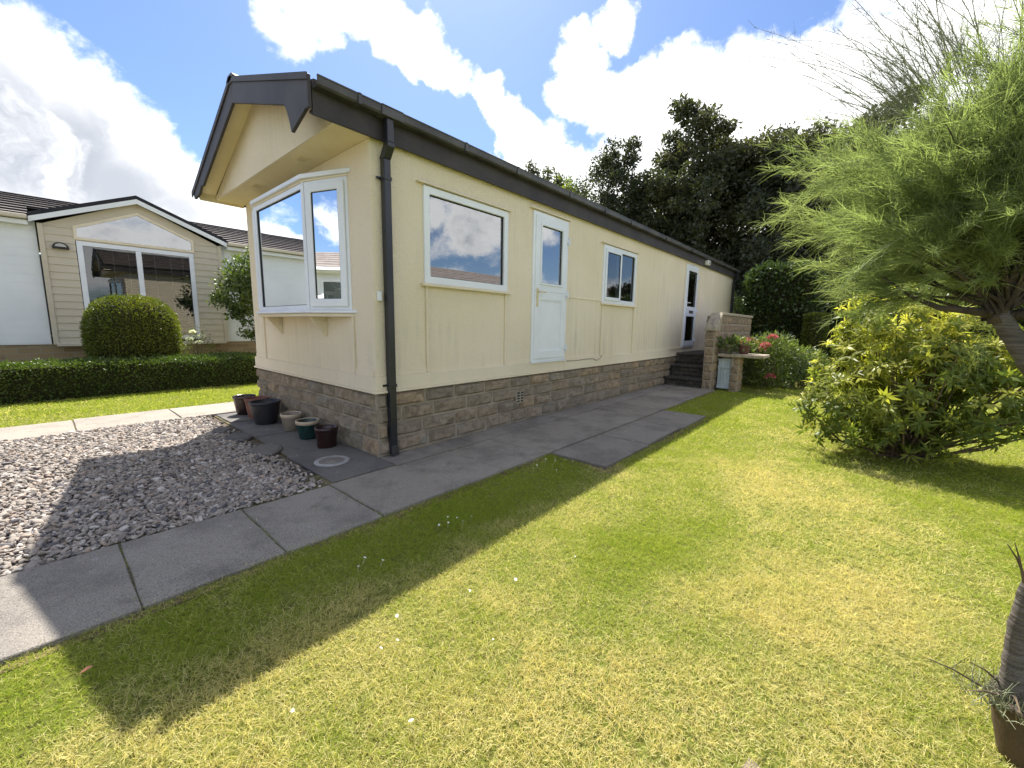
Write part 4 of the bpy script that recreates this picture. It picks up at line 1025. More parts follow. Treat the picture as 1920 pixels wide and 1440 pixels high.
# small broad-leaved tree between the hedge and the neighbouring home
tree('small_tree', 'slim leafy shrub tree at the cream wall corner behind the low hedge', 'tree', (1.5, 7.5, 0),
     [((1.42, 7.5, 2.25), (.62, .6, .58)), ((1.12, 7.45, 1.85), (.50, .5, .5)), ((1.4, 7.5, 1.35), (.5, .4, .5)), ((1.9, 7.5, 2.0), (.6, .5, .6))], 'shrub', 9000, .085, trunk_r=.045, clump=.55, seed=4, lim=26)

# shrubs with flowers in front of the home and beside the steps
def flower_shrub(name, label, c, r, mat, nl, leaf, heads, petal, seed=1, hr=.07):
    rs = np.random.default_rng(seed); t = thing(name, (c[0], c[1], 0), label, 'flowering shrub')
    P, Nn = ellipsoid_pts(c, r, nl, .02); n = len(P)
    P = np.array(c)+(P-np.array(c))*(rng.uniform(.35, 1.05, (n, 1))**.6)
    bump = 1+.35*(vnoise(P[:, 0]+P[:, 2], P[:, 1]-P[:, 2], 3, seed)-.5)[:, None]
    P = np.array(c)+(P-np.array(c))*bump; P[:, 2] = np.maximum(P[:, 2], .02)
    D = unit(Nn+rng.normal(size=(n, 3))*.7+np.array([0, 0, .3])); V, F = leaves(P, D, rng.uniform(.6, 1.3, n)*leaf, rng.uniform(.6, 1.2, n)*leaf*.38, .25, .15)
    np_build('foliage', V, F, M[mat], t)
    mb = MB()
    for k in range(26):
        a = P[rs.integers(n)]; mb.tube([(c[0]+rs.uniform(-.2, .2), c[1]+rs.uniform(-.2, .2), 0), (np.array(c)*.5+a*.5)*np.array([1, 1, .8]), a], [.012, .008, .003], 5, False)
    mb.build('stem', M['stem'], t)
    for (hx, hy, hz) in heads:
        q = 90; d = rand_dirs(q); d[:, 2] = np.abs(d[:, 2])*.8-.1; PP = np.array((hx, hy, hz))+d*hr
        V, F = leaves(PP, unit(d+rng.normal(size=(q, 3))*.5), np.full(q, hr*.5), np.full(q, hr*.5), .1, .1); np_build('flower_head', V, F, M[petal], t)
    return t
flower_shrub('hydrangea', 'leafy hydrangea with pink flower heads beside the stone ledge', (8.25, -1.72, .52), (.72, .62, .62), 'shrub', 5200, .085,
             [(7.85, -1.78, 1.06), (7.72, -1.62, .82), (7.66, -1.70, .90), (7.9, -1.5, .92), (7.58, -1.85, .28), (7.8, -1.4, .98)], 'petal_pink', 2, .075)
flower_shrub('leafy_shrub', 'loose green shrub with reddish shoots right of the hydrangea', (8.9, -2.15, .36), (.6, .55, .50), 'shrub', 3600, .08, [(8.5, -1.95, .80), (8.55, -2.2, .72)], 'petal_pink', 3, .035)
flower_shrub('rose_bush', 'small pale flowering rose beside the dome shrub', (.15, 6.95, .55), (.32, .3, .55), 'shrub', 900, .05,
             [(.05, 6.8, 1.0), (.2, 6.85, .92), (.12, 6.7, .80), (-.02, 6.75, .86)], 'petal_white', 5, .05)
p1 = pot('flower_pot', (7.1, -1.16, .736), .085, .17, 'pot_cream', 'small pale pot standing on the stone ledge by the wall')
p2 = pot('flower_pot', (7.2, -1.42, .736), .10, .17, 'pot_terra', 'terracotta flower pot on the stone ledge')
def pot_plant(c, n, leaf, spread, label, mat='shrub', pinks=0):
    t = thing('pot_plant', c, label, 'plant')
    P = np.array(c)+rng.normal(size=(n, 3))*np.array([spread*.5, spread*.5, spread*.25])+np.array([0, 0, spread*.3]); D = unit(P-np.array(c)+rng.normal(size=(n, 3))*.05)
    V, F = leaves(P, D, rng.uniform(.7, 1.3, n)*leaf, rng.uniform(.7, 1.2, n)*leaf*.3, .3, .1); np_build('foliage', V, F, M[mat], t)
    mb = MB()
    for k in range(14): mb.tube([c, P[k]*.5+np.array(c)*.5, P[k]], .004, 4, False)
    mb.build('stem', M['stem'], t)
    if pinks:
        d = rand_dirs(pinks)*spread*.5; PP = np.array(c)+d+np.array([0, 0, spread*.45]); V, F = leaves(PP, rand_dirs(pinks), .03, .03); np_build('flower', V, F, M['petal_pink'], t)
pot_plant((7.1, -1.16, .87), 130, .14, .16, 'spiky plant growing in the small pale pot')
pot_plant((7.2, -1.42, .87), 220, .09, .20, 'green plant with red flowers in the terracotta pot', pinks=40)

# tall hedges and topiary at the end of the lawn
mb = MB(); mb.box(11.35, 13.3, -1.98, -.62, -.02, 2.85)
hedge('tall_hedge', 'tall rounded dark clipped hedge behind the hydrangea', 'hedge', surface_pts_box(11.2, 13.4, -2.1, -.45, .0, 2.98, 17000, .50), mb, 'tallhedge', .10, .06, .10, loc=(12.3, -1.3, 0))
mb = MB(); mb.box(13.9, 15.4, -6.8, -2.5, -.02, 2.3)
hedge('tall_hedge', 'wide dark hedge behind the flat topped topiary', 'hedge', surface_pts_box(13.8, 15.5, -7, -2.3, .0, 2.45, 17000, .40), mb, 'tallhedge', .10, .06, .10, loc=(14.6, -4.6, 0))
mb = MB(); mb.tube([(11.0, -2.2, 0), (11.0, -2.2, 1.5)], [.15, .18], 10)
th_ = rng.uniform(0, 2*math.pi, 7000); zz = rng.uniform(.02, 1.62, 7000); rr = .20+.04*zz; capk = rng.uniform(0, 1, 7000) < .22
Pc = np.stack([11.0+rr*np.cos(th_), -2.2+rr*np.sin(th_), zz], 1); Nc = np.stack([np.cos(th_), np.sin(th_), np.zeros(7000)], 1)
q = np.sqrt(rng.uniform(0, 1, 7000))*.265; Pc[capk] = np.stack([11.0+q*np.cos(th_), -2.2+q*np.sin(th_), 1.64-.25*q**2*2], 1)[capk]; Nc[capk] = (0, 0, 1)
hedge('topiary', 'narrow flat topped green topiary column standing between the hedges', 'topiary', (Pc, Nc), mb, 'dome', .045, .018, .02, loc=(11.0, -2.2, 0))
hedge('rounded_shrub', 'low rounded green shrub between topiary and rhododendron', 'shrub', ellipsoid_pts((11.6, -3.3, .75), (.9, .8, .8), 6500, .02), blob_core((11.6, -3.3, .75), (.9, .8, .8), .82), 'box', .06, .035, .06, loc=(11.6, -3.3, 0))
hedge('garden_shrub', 'bright green shrub behind the far end of the cream home', 'shrub', ellipsoid_pts((14.2, .9, 1.2), (1.2, 1.0, 1.3), 6500, .02), blob_core((14.2, .9, 1.2), (1.2, 1.0, 1.3), .8), 'shrub', .09, .045, .10, loc=(14.2, .9, 0))

# rhododendron: whorls of long leaves at the ends of bending stems
def rhododendron():
    base = (3.55, -3.62, 0); t = thing('rhododendron', base, 'broad rhododendron bush with yellow green leaves on the sunny lawn', 'shrub')
    lobes = [((3.55, -3.45, .72), (.74, .64, .66), 520), ((3.60, -3.42, 1.20), (.50, .48, .46), 330), ((3.25, -3.16, .48), (.42, .42, .44), 220), ((3.35, -3.62, .35), (.45, .45, .34), 190),
             ((3.75, -4.15, .85), (.60, .50, .36), 240), ((3.45, -4.22, .58), (.50, .46, .34), 260), ((4.0, -4.6, .75), (.7, .5, .4), 190), ((3.9, -3.85, 1.08), (.5, .5, .38), 170)]
    C, Dn = [], []
    for c, r, k in lobes:
        d = rand_dirs(k); d = unit(d+np.array([0, 0, .18])); f = rng.uniform(.62, 1.06, (k, 1))
        p = np.array(c)+d*np.array(r)*f; C.append(p); Dn.append(unit(d*.8+np.array([0, 0, .45])+rng.normal(size=(k, 3))*.22))
    C = np.concatenate(C); Dn = np.concatenate(Dn); k = (C[:, 2] > .07) & (vnoise(C[:, 0]*1.0+C[:, 2]*.8, C[:, 1]+C[:, 2]*1.1, 4.2, 77, 2) > .42); C, Dn = C[k], Dn[k]; n = len(C)
    new = rng.uniform(0, 1, n) < np.clip((C[:, 2]-.40)*.62, .06, .58)*.95  # more yellow leaves higher up: the sunlit top is put into colour
    for sel, mat in ((~new, 'rhodo'), (new, 'rhodo_new_sunlit')):
        c, dn = C[sel], Dn[sel]; m = len(c); q = 11
        A = unit(np.cross(dn, rand_dirs(m))); B = np.cross(dn, A); Ps, Ds, Us = [], [], []
        for i in range(q):
            a = 2*math.pi*(i*.381966)+rng.uniform(-.3, .3, (m, 1)); el = rng.uniform(-.35, 1.1, (m, 1))
            rad = A*np.cos(a)+B*np.sin(a); Ds.append(unit(rad+dn*el)); Us.append(unit(dn-.3*rad)); Ps.append(c+rad*.006-dn*rng.uniform(0, .03, (m, 1)))
        P, D, U = np.concatenate(Ps), np.concatenate(Ds), np.concatenate(Us); w = len(P)
        V, F = leaves(P, D, rng.uniform(.055, .115, w), rng.uniform(.017, .029, w), rng.uniform(.0, .45, (w, 1)), .18, U)
        np_build('foliage', V, F, M[mat], t)
    mb = MB(); b = Vector(base)
    for i in rng.choice(n, 110, replace=False):
        e = Vector(C[i]); s = b+Vector((rng.uniform(-.12, .12), rng.uniform(-.12, .12), 0)); m1 = s.lerp(e, .45)+Vector((rng.normal()*.06, rng.normal()*.06, -.10+.12*rng.uniform()))
        m1.z = max(m1.z, .05)
        mb.tube([s, s.lerp(m1, .5), m1, m1.lerp(e, .55), e], [.015, .012, .009, .006, .003], 6, False)
    mb.build('branch', M['stem'], t, smooth=True)
rhododendron()

# feathery tree at the right: one bowed ringed trunk, arching branches, fine fronds, bare whips on top
def feathery_tree():
    base = Vector((.13, -3.75, -.03)); t = thing('feathery_tree', (.13, -3.75, 0), 'feathery light green tree with a bowed ringed grey trunk in a brown pot', 'tree')
    fork = Vector((.165, -3.575, 1.30)); rs = np.random.default_rng(5)
    tp = [base, Vector((.125, -3.745, .06)), Vector((.13, -3.735, .24)), Vector((.137, -3.745, .42)), Vector((.14, -3.79, .62)), Vector((.145, -3.79, .82)), Vector((.15, -3.72, 1.02)), Vector((.155, -3.64, 1.17)), fork]
    mb = MB()
    fine = []
    for i in range(len(tp)-1):
        for k in range(6): fine.append(tp[i].lerp(tp[i+1], k/6))
    fine.append(fork); rad = np.interp(np.linspace(0, 1, len(fine)), [0, .08, .2, .6, .9, 1], [.046, .031, .0245, .024, .025, .027])
    for _ in range(2): fine = [fine[0]]+[(fine[i-1]+fine[i]*2+fine[i+1])/4 for i in range(1, len(fine)-1)]+[fine[-1]]
    mb.tube(fine, [r*(1+.035*((i % 2)*2-1)+.05*rs.normal()*.5) for i, r in enumerate(rad)], 14)
    mb.tube([Vector((.15, -3.68, 1.10)), Vector((.17, -3.705, 1.18)), Vector((.17, -3.69, 1.32)), Vector((.2, -3.75, 1.6))], [.018, .015, .013, .008], 8)
    mb.build('trunk', M['bark_pale'], t, smooth=True)
    c0 = np.array([.34, -3.56, 1.76]); r0 = np.array([.62, .66, .54])
    ends = []
    while len(ends) < 135:
        d = unit(rs.normal(size=3)); p = c0+d*r0*rs.uniform(.4, .90)
        if p[2] < 1.24+.06*rs.uniform() or (p[2] < 1.46 and p[1] < -3.30 and p[0] < .6) or (p[2] > 1.95 and p[1] > -3.30): continue
        ends.append(p)
    mb = MB(); tw0, twd, twl = [], [], []
    for i, e in enumerate(ends):
        e = Vector(e); f = fork+Vector((rs.normal()*.012, rs.normal()*.012, rs.uniform(-.02, .05)))
        hor = Vector((e.x-f.x, e.y-f.y, 0)); m1 = f+hor*.42+Vector((0, 0, (e.z-f.z)*.30+rs.normal()*.025))
        if e.z-f.z > .3: m1 = f+hor*.30+Vector((0, 0, (e.z-f.z)*.55))
        pts = [(1-s)**2*f+2*s*(1-s)*m1+s*s*e for s in np.linspace(0, 1, 8)]
        r = .0035+.005*rs.uniform()+(.006 if i < 9 else 0); mb.tube(pts, [r*(1-.82*s) for s in np.linspace(0, 1, 8)], 6, False)
        for k in range(15):
            s = rs.uniform(.46, 1.0)**.8; p = (1-s)**2*f+2*s*(1-s)*m1+s*s*e; tang = (2*(1-s)*(m1-f)+2*s*(e-m1)).normalized()
            out = np.array(p)-(c0-np.array([0, 0, .35])); out /= np.linalg.norm(out)
            tw0.append(np.array(p)); twd.append(unit(np.array(tang)*.7+rs.normal(size=3)*.55+out*.55)); twl.append(rs.uniform(.10, .27))
    # main limbs: one long low limb to the left, one to the right, two upright
    mb.tube([fork, fork+Vector((-.01, .07, .012)), fork+Vector((-.01, .14, .022)), fork+Vector((.0, .21, .06)), fork+Vector((.0, .30, .14))], [.020, .013, .010, .006, .003], 8)
    mb.tube([fork+Vector((0, 0, -.01)), fork+Vector((0, -.12, .012)), fork+Vector((.02, -.28, .03)), fork+Vector((.05, -.45, .12))], [.02, .015, .011, .005], 8)
    mb.tube([fork, fork+Vector((.01, .005, .14)), fork+Vector((.03, .0, .34)), fork+Vector((.05, .02, .6))], [.025, .016, .010, .003], 8)
    mb.tube([fork, fork+Vector((.01, .055, .12)), fork+Vector((.02, .11, .26)), fork+Vector((.0, .18, .5))], [.023, .013, .008, .003], 8)
    mb.tube([fork, fork+Vector((.06, .03, .10)), fork+Vector((.16, .06, .24)), fork+Vector((.28, .1, .45))], [.02, .015, .010, .004], 8)
    mb.tube([fork+Vector((0, -.004, -.03)), fork, fork+Vector((0, .004, .03))], [.028, .026, .012], 10)
    mb.build('branch', M['bark'], t, smooth=True)
    tw0, twd, twl = np.array(tw0), np.array(twd), np.array(twl); n = len(tw0)
    TV, TF = ribbons(tw0, twd, twl, np.full(n, .0030), 4, .12, .1)
    q = 72; m = n*q
    s = rs.uniform(.05, 1.0, (n, q, 1)); P = tw0[:, None]+twd[:, None]*twl[:, None, None]*s; P[:, :, 2] -= .12*(twl[:, None]*s[:, :, 0]**2)
    P = P+rs.normal(size=P.shape)*.006
    D = unit(twd[:, None]*.9+rs.normal(size=(n, q, 3))*.36+np.array([0, 0, .02])); P = P.reshape(-1, 3); D = D.reshape(-1, 3)
    V, F = ribbons(P, D, rs.uniform(.022, .075, m), np.full(m, .0021), 2, .14, .35)
    np_build('fronds', V, F, M['feather'], t)
    mb = MB(); tw0, twd, twl = [], [], []
    for k in range(110):
        d = unit(np.array([rs.uniform(-.5, .5), rs.uniform(-.25, 1.0), rs.uniform(.75, 1.35)])); st_ = c0+d*r0*.72; L = rs.uniform(.16, .58); bend = np.array([rs.normal()*.22-.08, rs.normal()*.22+.12, -.10])
        pts = [st_+d*L*u+bend*L*u*u for u in np.linspace(0, 1, 7)]; mb.tube(pts, [.0014*(1-.6*u) for u in np.linspace(0, 1, 7)], 5, False)
        for j in range(44):
            u = rs.uniform(.0, 1); p = st_+d*L*u+bend*L*u*u; tw0.append(p); twd.append(unit(d*.9+rs.normal(size=3)*.45)); twl.append(rs.uniform(.03, .11)*(1.2-u*.7))
    mb.build('whip', M['twig_green'], t, smooth=True)
    V, F = ribbons(np.array(tw0), np.array(twd), np.array(twl), np.full(len(tw0), .0013), 4, .05, .22)
    np_build('twig', np.concatenate([TV, V]), np.concatenate([TF, F+len(TV)]), M['twig_green'], t)
    # stubs, dead twigs and suckers at the foot of the trunk
    mb = MB(); b = Vector((.13, -3.75, 0))
    for p0, d, L in [((.0, .03, .05), (-.9, .6, .7), .22), ((-.03, .03, .02), (-1.2, .8, .5), .2), ((0, .02, .42), (-.2, .35, 1.2), .15), ((0, .02, .44), (-.1, .5, 1), .12), ((-.02, .06, .02), (-.5, 1.2, .5), .2), ((0, 0, .03), (-1.3, .1, .3), .16)]:
        d = Vector(d).normalized(); p = b+Vector(p0); mb.tube([p, p+d*L*.5+Vector((0, 0, .01)), p+d*L], [.004, .003, .001], 5)
    mb.build('twig', M['stem'], t)
    n = 240; P = np.array(b)+np.stack([rs.normal(0, .05, n)-.03, rs.normal(0, .05, n)+.02, np.full(n, .0)], 1); D = unit(np.stack([rs.normal(0, .4, n), rs.normal(0, .4, n), np.ones(n)], 1))
    V, F = ribbons(P, D, rs.uniform(.05, .15, n), np.full(n, .003), 3, .3, .3); np_build('sucker_shoot', V, F, M['twig_green'], t)
    t.location = (-.178, -3.677, .172); t.scale = (.85, .85, .85)
feathery_tree()
pot('plant_pot', (-.165, -3.745, .0), .105, .19, 'pot_brown', 'brown pot holding the feathery tree on the dry lawn edge', taper=.66)

# ------------------------------------------------------------------ trees beyond the cream home
TG = 'trees beyond the cream home'
tree('dark_tree', 'tallest dark leafy tree beyond the cream home', 'tree', (18.2, 3.2, 0),
     [((18.2, 3.7, 10.1), (1.2, 1.2, 1.3)), ((18.4, 3.2, 9.1), (1.6, 1.6, 1.4)), ((18.2, 3.6, 7.6), (2.2, 2.1, 1.6)), ((18.2, 2.6, 5.8), (2.6, 2.4, 2.0)), ((18.0, 4.5, 4.4), (2.4, 2.2, 1.8)), ((18.6, 1.9, 7.6), (1.7, 1.6, 1.5)), ((17.7, 5.0, 6.6), (1.3, 1.2, 1.4)), ((17.8, 3.3, 2.8), (2.4, 2.4, 1.6))], 'dark_leaf', 60000, .18, TG, trunk_r=.26, clump=.5, seed=11, lim=34)
tree('dark_tree', 'dark leafy tree right of the tallest one, behind the tall hedge', 'tree', (18.4, .0, 0),
     [((18.3, .7, 7.9), (1.5, 1.4, 1.3)), ((18.4, -.6, 7.2), (1.9, 1.8, 1.7)), ((18.4, -1.6, 7.4), (1.4, 1.3, 1.2)), ((18.2, .2, 4.8), (2.4, 2.1, 1.9)), ((18.3, -.5, 2.8), (2.6, 2.4, 1.8))], 'dark_leaf', 44000, .18, TG, trunk_r=.24, clump=.5, seed=12, lim=30)
tree('dark_tree', 'dark tree whose crown shows behind the feathery tree', 'tree', (19.2, -3.3, 0),
     [((19.2, -2.6, 7.2), (1.6, 1.6, 1.4)), ((19.2, -3.4, 8.2), (1.3, 1.3, 1.4)), ((19.2, -3.5, 5.6), (2.4, 2.4, 2)), ((19, -3.2, 3), (2.6, 2.6, 2))], 'dark_leaf', 34000, .18, TG, trunk_r=.24, clump=.5, seed=13, lim=28)
tree('dark_tree', 'narrow dark tree left of the tallest one', 'tree', (16.9, 6.0, 0),
     [((17.3, 6.6, 9.2), (.7, .7, 1.0)), ((17.1, 6.3, 7.6), (1.1, 1.1, 1.3)), ((16.9, 6.0, 5.6), (1.5, 1.4, 1.6)), ((16.9, 5.8, 3.9), (1.8, 1.7, 1.6)), ((17.0, 5.4, 2.4), (2, 2, 1.6))], 'dark_leaf', 22000, .17, TG, trunk_r=.18, clump=.5, seed=14, lim=24)
tree('dark_tree', 'dark leafy tree filling in behind and left of the tallest tree', 'tree', (20.8, 5.6, 0),
     [((20.8, 5.9, 7.4), (1.9, 2.0, 1.6)), ((20.8, 5.2, 5.4), (2.4, 2.6, 2.0)), ((20.6, 6.0, 3.6), (2.6, 2.8, 1.8))], 'dark_leaf', 22000, .20, TG, trunk_r=.2, clump=.6, seed=21, lim=24)
tree('dark_tree', 'dark leafy tree deep in the belt between the tallest tree and its right neighbour', 'tree', (21.2, 1.2, 0),
     [((21.2, 1.6, 8.2), (1.8, 1.9, 1.6)), ((21.2, .6, 6.6), (2.3, 2.5, 2.0)), ((21.2, -1.2, 5.4), (2.3, 2.4, 2.2)), ((21, .6, 3.6), (2.8, 3.0, 1.8))], 'dark_leaf', 28000, .20, TG, trunk_r=.22, clump=.6, seed=22, lim=26)
tree('grey_tree', 'pale grey green tree with wispy top beyond the roof', 'tree', (18.0, 8.4, 0),
     [((17.5, 7.5, 8.5), (.8, .8, 1.3)), ((17.3, 8.1, 7.2), (1.4, 1.4, 1.6)), ((17.6, 7.8, 5.2), (1.8, 1.6, 1.7))], 'grey_leaf', 10500, .15, TG, trunk_r=.14, clump=.6, seed=15, lim=30)
tree('sunlit_tree', 'sunlit yellow green tree showing above the gutter line', 'tree', (21.5, 14.0, 0),
     [((22.7, 13.8, 10.4), (1.1, 1.1, 1.0)), ((22.6, 13.4, 9.2), (1.6, 1.6, 1.3)), ((22.6, 14, 7), (2, 2, 1.8))], 'sunny_leaf', 8500, .22, TG, trunk_r=.16, clump=.5, seed=16, lim=22)
tree('dark_conifer', 'small dark upright tree left of the sunlit tree, above the gutter', 'tree', (21.5, 17.2, 0),
     [((21.5, 15.5, 11.4), (.45, .45, .9)), ((21.5, 15.5, 9.9), (.75, .75, 1.3)), ((21.5, 15.5, 7.6), (1.2, 1.2, 1.8))], 'dark_leaf', 6500, .2, TG, trunk_r=.14, clump=.7, seed=17, lim=22)
tree('dark_tree', 'dark green tree between sunlit tree and grey tree', 'tree', (22.5, 15.6, 0),
     [((22.9, 14.9, 11.2), (.8, .8, 1.1)), ((23.2, 14.6, 9.6), (1.4, 1.4, 1.4)), ((23, 14.8, 7.4), (1.6, 1.6, 1.8))], 'mid_leaf', 7500, .2, TG, trunk_r=.14, clump=.5, seed=18, lim=20)
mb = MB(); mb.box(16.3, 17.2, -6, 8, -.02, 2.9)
hedge('boundary_hedge', 'dark wide boundary hedge under the trees', 'hedge', surface_pts_box(16.0, 17.5, -6.5, 8.5, .0, 3.1, 22000, .4), mb, 'dark_leaf', .15, .09, .16, loc=(16.7, 1, 0))
tree('conifer', 'dark spiky tree top showing behind the neighbouring tiled roof', 'tree', (5.8, 19.5, 0),
     [((5.8, 19.5, 5.0), (.4, .4, .6)), ((5.8, 19.5, 4.0), (.7, .7, .9))], 'dark_leaf', 1600, .14, None, trunk_r=.1, clump=.8, seed=19, lim=14)

# ------------------------------------------------------------------ neighbouring homes
def tiled_roof(mb, mb2, x0, x1, y0, z0, y1, z1, rows, ax='y'):
    """courses of interlocking tiles: each course is a thin board tilted over the one below"""
    for i in range(rows):
        a, b = i/rows, (i+1)/rows; ya, yb = y0+(y1-y0)*a, y0+(y1-y0)*b; za, zb = z0+(z1-z0)*a, z0+(z1-z0)*b
        f = (lambda x, y, z: (x, y, z)) if ax == 'y' else (lambda x, y, z: (y, x, z))
        poly = [f(x0, ya, za+.045), f(x0, yb, zb+.010), f(x0, yb, zb-.02), f(x0, ya, za+.0)]
        mb.prism(poly, f(x1-x0, 0, 0))
        mb2.prism([f(x0+.001, ya-.004*(1 if y1 > y0 else -1), za+.008), f(x0+.001, ya-.004*(1 if y1 > y0 else -1), za+.047), f(x0+.001, ya+.05*(y1-y0)/rows, za+.0485), f(x0+.001, ya+.04*(y1-y0)/rows, za+.010)], f(x1-x0-.002, 0, 0))  # riser strip, coloured separately to paint the shadow under each course

def neighbour():
    Y = 9.0; t = thing('neighbour_home', (-.3, Y, 0), 'white and beige park home with a gabled patio window behind the hedge', 'park home')
    ZP, ZE = .72, 3.06
    mb = MB(); mb.box(-9, -1.79, Y, Y+.05, ZP, ZE); mb.box(1.17, 9, Y, Y+.05, ZP, ZE); mb.box(-9, 9, Y+6, Y+6.05, ZP, ZE); mb.box(-9, -8.95, Y+.06, Y+6, ZP, ZE); mb.box(8.95, 9, Y+.06, Y+6, ZP, ZE)
    for k in range(14): mb.box(-8.9, -1.80, Y-.006, Y-.001, ZP+.02+k*.165, ZP+.178+k*.165); mb.box(1.24, 8.9, Y-.006, Y-.001, ZP+.02+k*.165, ZP+.178+k*.165)
    mb.build('wall', M['white_board'], t)
    YB = Y-.10; px0, px1 = -1.73, 1.13; cx = -.31; za = 3.74
    # gable bay of beige lapped boards with an opening for the patio window
    mb = MB(); h = .142; z = ZP
    top = lambda x: 3.02+(za-.10-3.02)*(1-abs(x-cx)/(1.13-cx))
    while z < za-.15:
        zt_ = min(z+h, za-.12)
        for a0, a1 in ((px0, -1.29), (.60, px1)):
            if z < 3.0: mb.prism([(a0, YB-.014, z), (a0, YB, min(zt_, 3.02)), (a0, YB+.03, min(zt_, 3.02)), (a0, YB+.03, z)], (a1-a0, 0, 0))
        z += h
    mb.prism([(px0, YB, 3.0201), (px1, YB, 3.0201), (cx, YB, za-.04)], (0, .03, 0)); mb.box(-1.2899, .5999, YB-.002, YB+.03, 2.776, 3.02)
    mb.box(px0-.03, px0, YB+.0305, Y+.05, ZP, 3.02); mb.box(px1, px1+.03, YB+.0305, Y+.05, ZP, 3.02)
    mb.build('siding', M['siding'], t)
    mb = MB(); mb.box(px0-.04, px0+.035, YB-.03, YB+.03, ZP, 3.03); mb.box(px1-.035, px1+.04, YB-.03, YB+.03, ZP, 3.03); mb.box(px0, px1, YB-.035, YB-.0145, ZP-.04, ZP+.02)
    mb.build('corner_trim', M['siding'], t, bevel=.005)
    # patio window
    m = lambda u, v, d: (u, YB+d, v); u0, u1, v0, v1 = -1.28, .61, .80, 2.775
    mb = MB(); mb.ring(u0, u1, v0, v1, .085, -.025, .05, m); mb.box(-.40, -.31, YB-.024, YB+.05, v0+.085, v1-.085); w = mb.build('patio_window', M['upvc'], t, bevel=.006)
    for a, b in ((u0+.085, -.40), (-.31, u1-.085)):
        mb = MB(); mb.quad(m(a, v0+.085, .01), m(b, v0+.085, .01), m(b, v1-.085, .01), m(a, v1-.085, .01)); mb.build('glass_pane', M['glass_dark'], w, fix=False)
    mb = MB(); z = v1-.10
    while z > v0+.1: mb.quad((u0+.09, YB+.10, z), (u1-.09, YB+.10, z), (u1-.09, YB+.122, z-.012), (u0+.09, YB+.122, z-.012)); z -= .034
    for x in (u0+.28, u0+.52, u0+.76, u1-.70, u1-.42, u1-.2): mb.box(x, x+.014, YB+.092, YB+.097, v0+.09, v1-.09)
    mb.build('blind', M['blind_grey'], w, fix=False)
    mb = MB(); mb.box(u0-.3, u1+.3, YB+.9, YB+.95, v0-.02, v1+.3); mb.box(u0-.3, u1+.3, YB+.16, YB+.9, v0-.05, v0-.03); mb.box(u0-.3, u1+.3, YB+.16, YB+.9, v1+.01, v1+.03)
    mb.box(u0-.33, u0-.301, YB+.16, YB+.9, v0-.03, v1+.01); mb.box(u1+.301, u1+.33, YB+.16, YB+.9, v0-.03, v1+.01); mb.build('room_lining', M['curtain'], w)
    # gable window above
    tri = [(-1.30, 2.80), (.63, 2.80), (.63, 3.07), (cx, 3.50), (-1.30, 3.05)]
    mb = MB(); inn = [(-1.255, 2.85), (.585, 2.85), (.585, 3.035), (cx, 3.445), (-1.255, 3.015)]
    vs = [(x, YB-.03, z) for x, z in tri]+[(x, YB-.03, z) for x, z in inn]+[(x, YB-.001, z) for x, z in tri]+[(x, YB-.001, z) for x, z in inn]
    fs = []
    for i in range(5):
        j = (i+1) % 5; fs += [(i, j, 5+j, 5+i), (i, 10+i, 10+j, j), (5+i, 5+j, 15+j, 15+i)]
    mb.add(vs, fs); gw = mb.build('gable_window', M['cream_clean'], t)
    mb = MB(); mb.add([(x, YB-.012, z) for x, z in inn], [(0, 1, 2, 3, 4)]); mb.build('glass_pane', M['glass'], gw, fix=False)
    mb = MB(); mb.add([(x, YB-.004, z) for x, z in inn], [(0, 1, 2, 3, 4)]); mb.build('backing', M['curtain'], gw, fix=False)
    # gable roof with white barge boards
    gx0, gx1, ge = -1.87, 1.27, 3.09
    mb = MB()
    for s, gx in ((-1, gx0), (1, gx1)):
        mb.prism([(gx, YB-.12, ge+.10), (cx, YB-.12, za+.10), (cx, YB-.12, za+.02), (gx, YB-.12, ge+.02)], (0, 3.1, 0))
    mb.build('gable_roof', M['roofdark'], t)
    mb = MB()
    for gx in (gx0, gx1): mb.prism([(gx, YB-.135, ge+.02), (cx, YB-.135, za+.02), (cx, YB-.135, za-.075), (gx, YB-.135, ge-.075)], (0, .02, 0))
    mb.build('bargeboard', M['white_board'], t)
    mb = MB(); mb2 = MB(); tiled_roof(mb, mb2, -9.2, -1.86, Y-.22, ZE+.06, Y+3.0, ZE+1.02, 9); tiled_roof(mb, mb2, 1.26, 9.2, Y-.22, ZE+.06, Y+3.0, ZE+1.02, 9); tiled_roof(mb, mb2, -1.859, 1.259, Y+.85, ZE+.38, Y+3.0, ZE+1.02, 6); tiled_roof(mb, mb2, -9.2, 9.2, Y+6.22, ZE+.06, Y+3.0, ZE+1.02, 9)
    rf = mb.build('roof', M['rooftile_pale'], t); mb2.build('tile_edge_shade', M['roofdark'], rf)  # sky glint painted as pale tops, riser shadow as black edges
    mb = MB(); mb.box(-9.2, -1.88, Y-.30, Y-.20, ZE-.01, ZE+.07); mb.box(1.28, 9.2, Y-.30, Y-.20, ZE-.01, ZE+.07); mb.build('gutter', M['siding'], t, bevel=.02)
    mb = MB(); mb.box(-9.2, -1.88, Y-.20, Y, ZE-.10, ZE-.02); mb.box(1.28, 9.2, Y-.20, Y, ZE-.10, ZE-.02); mb.build('fascia', M['white_board'], t)
    mb = MB(); mb.box(-9, 9, Y+.02, Y+6, -.02, ZP-.001); mb.build('plinth', M['plinth'], t)
    mb = MB(); c = (-1.50, 2.60); n = 10
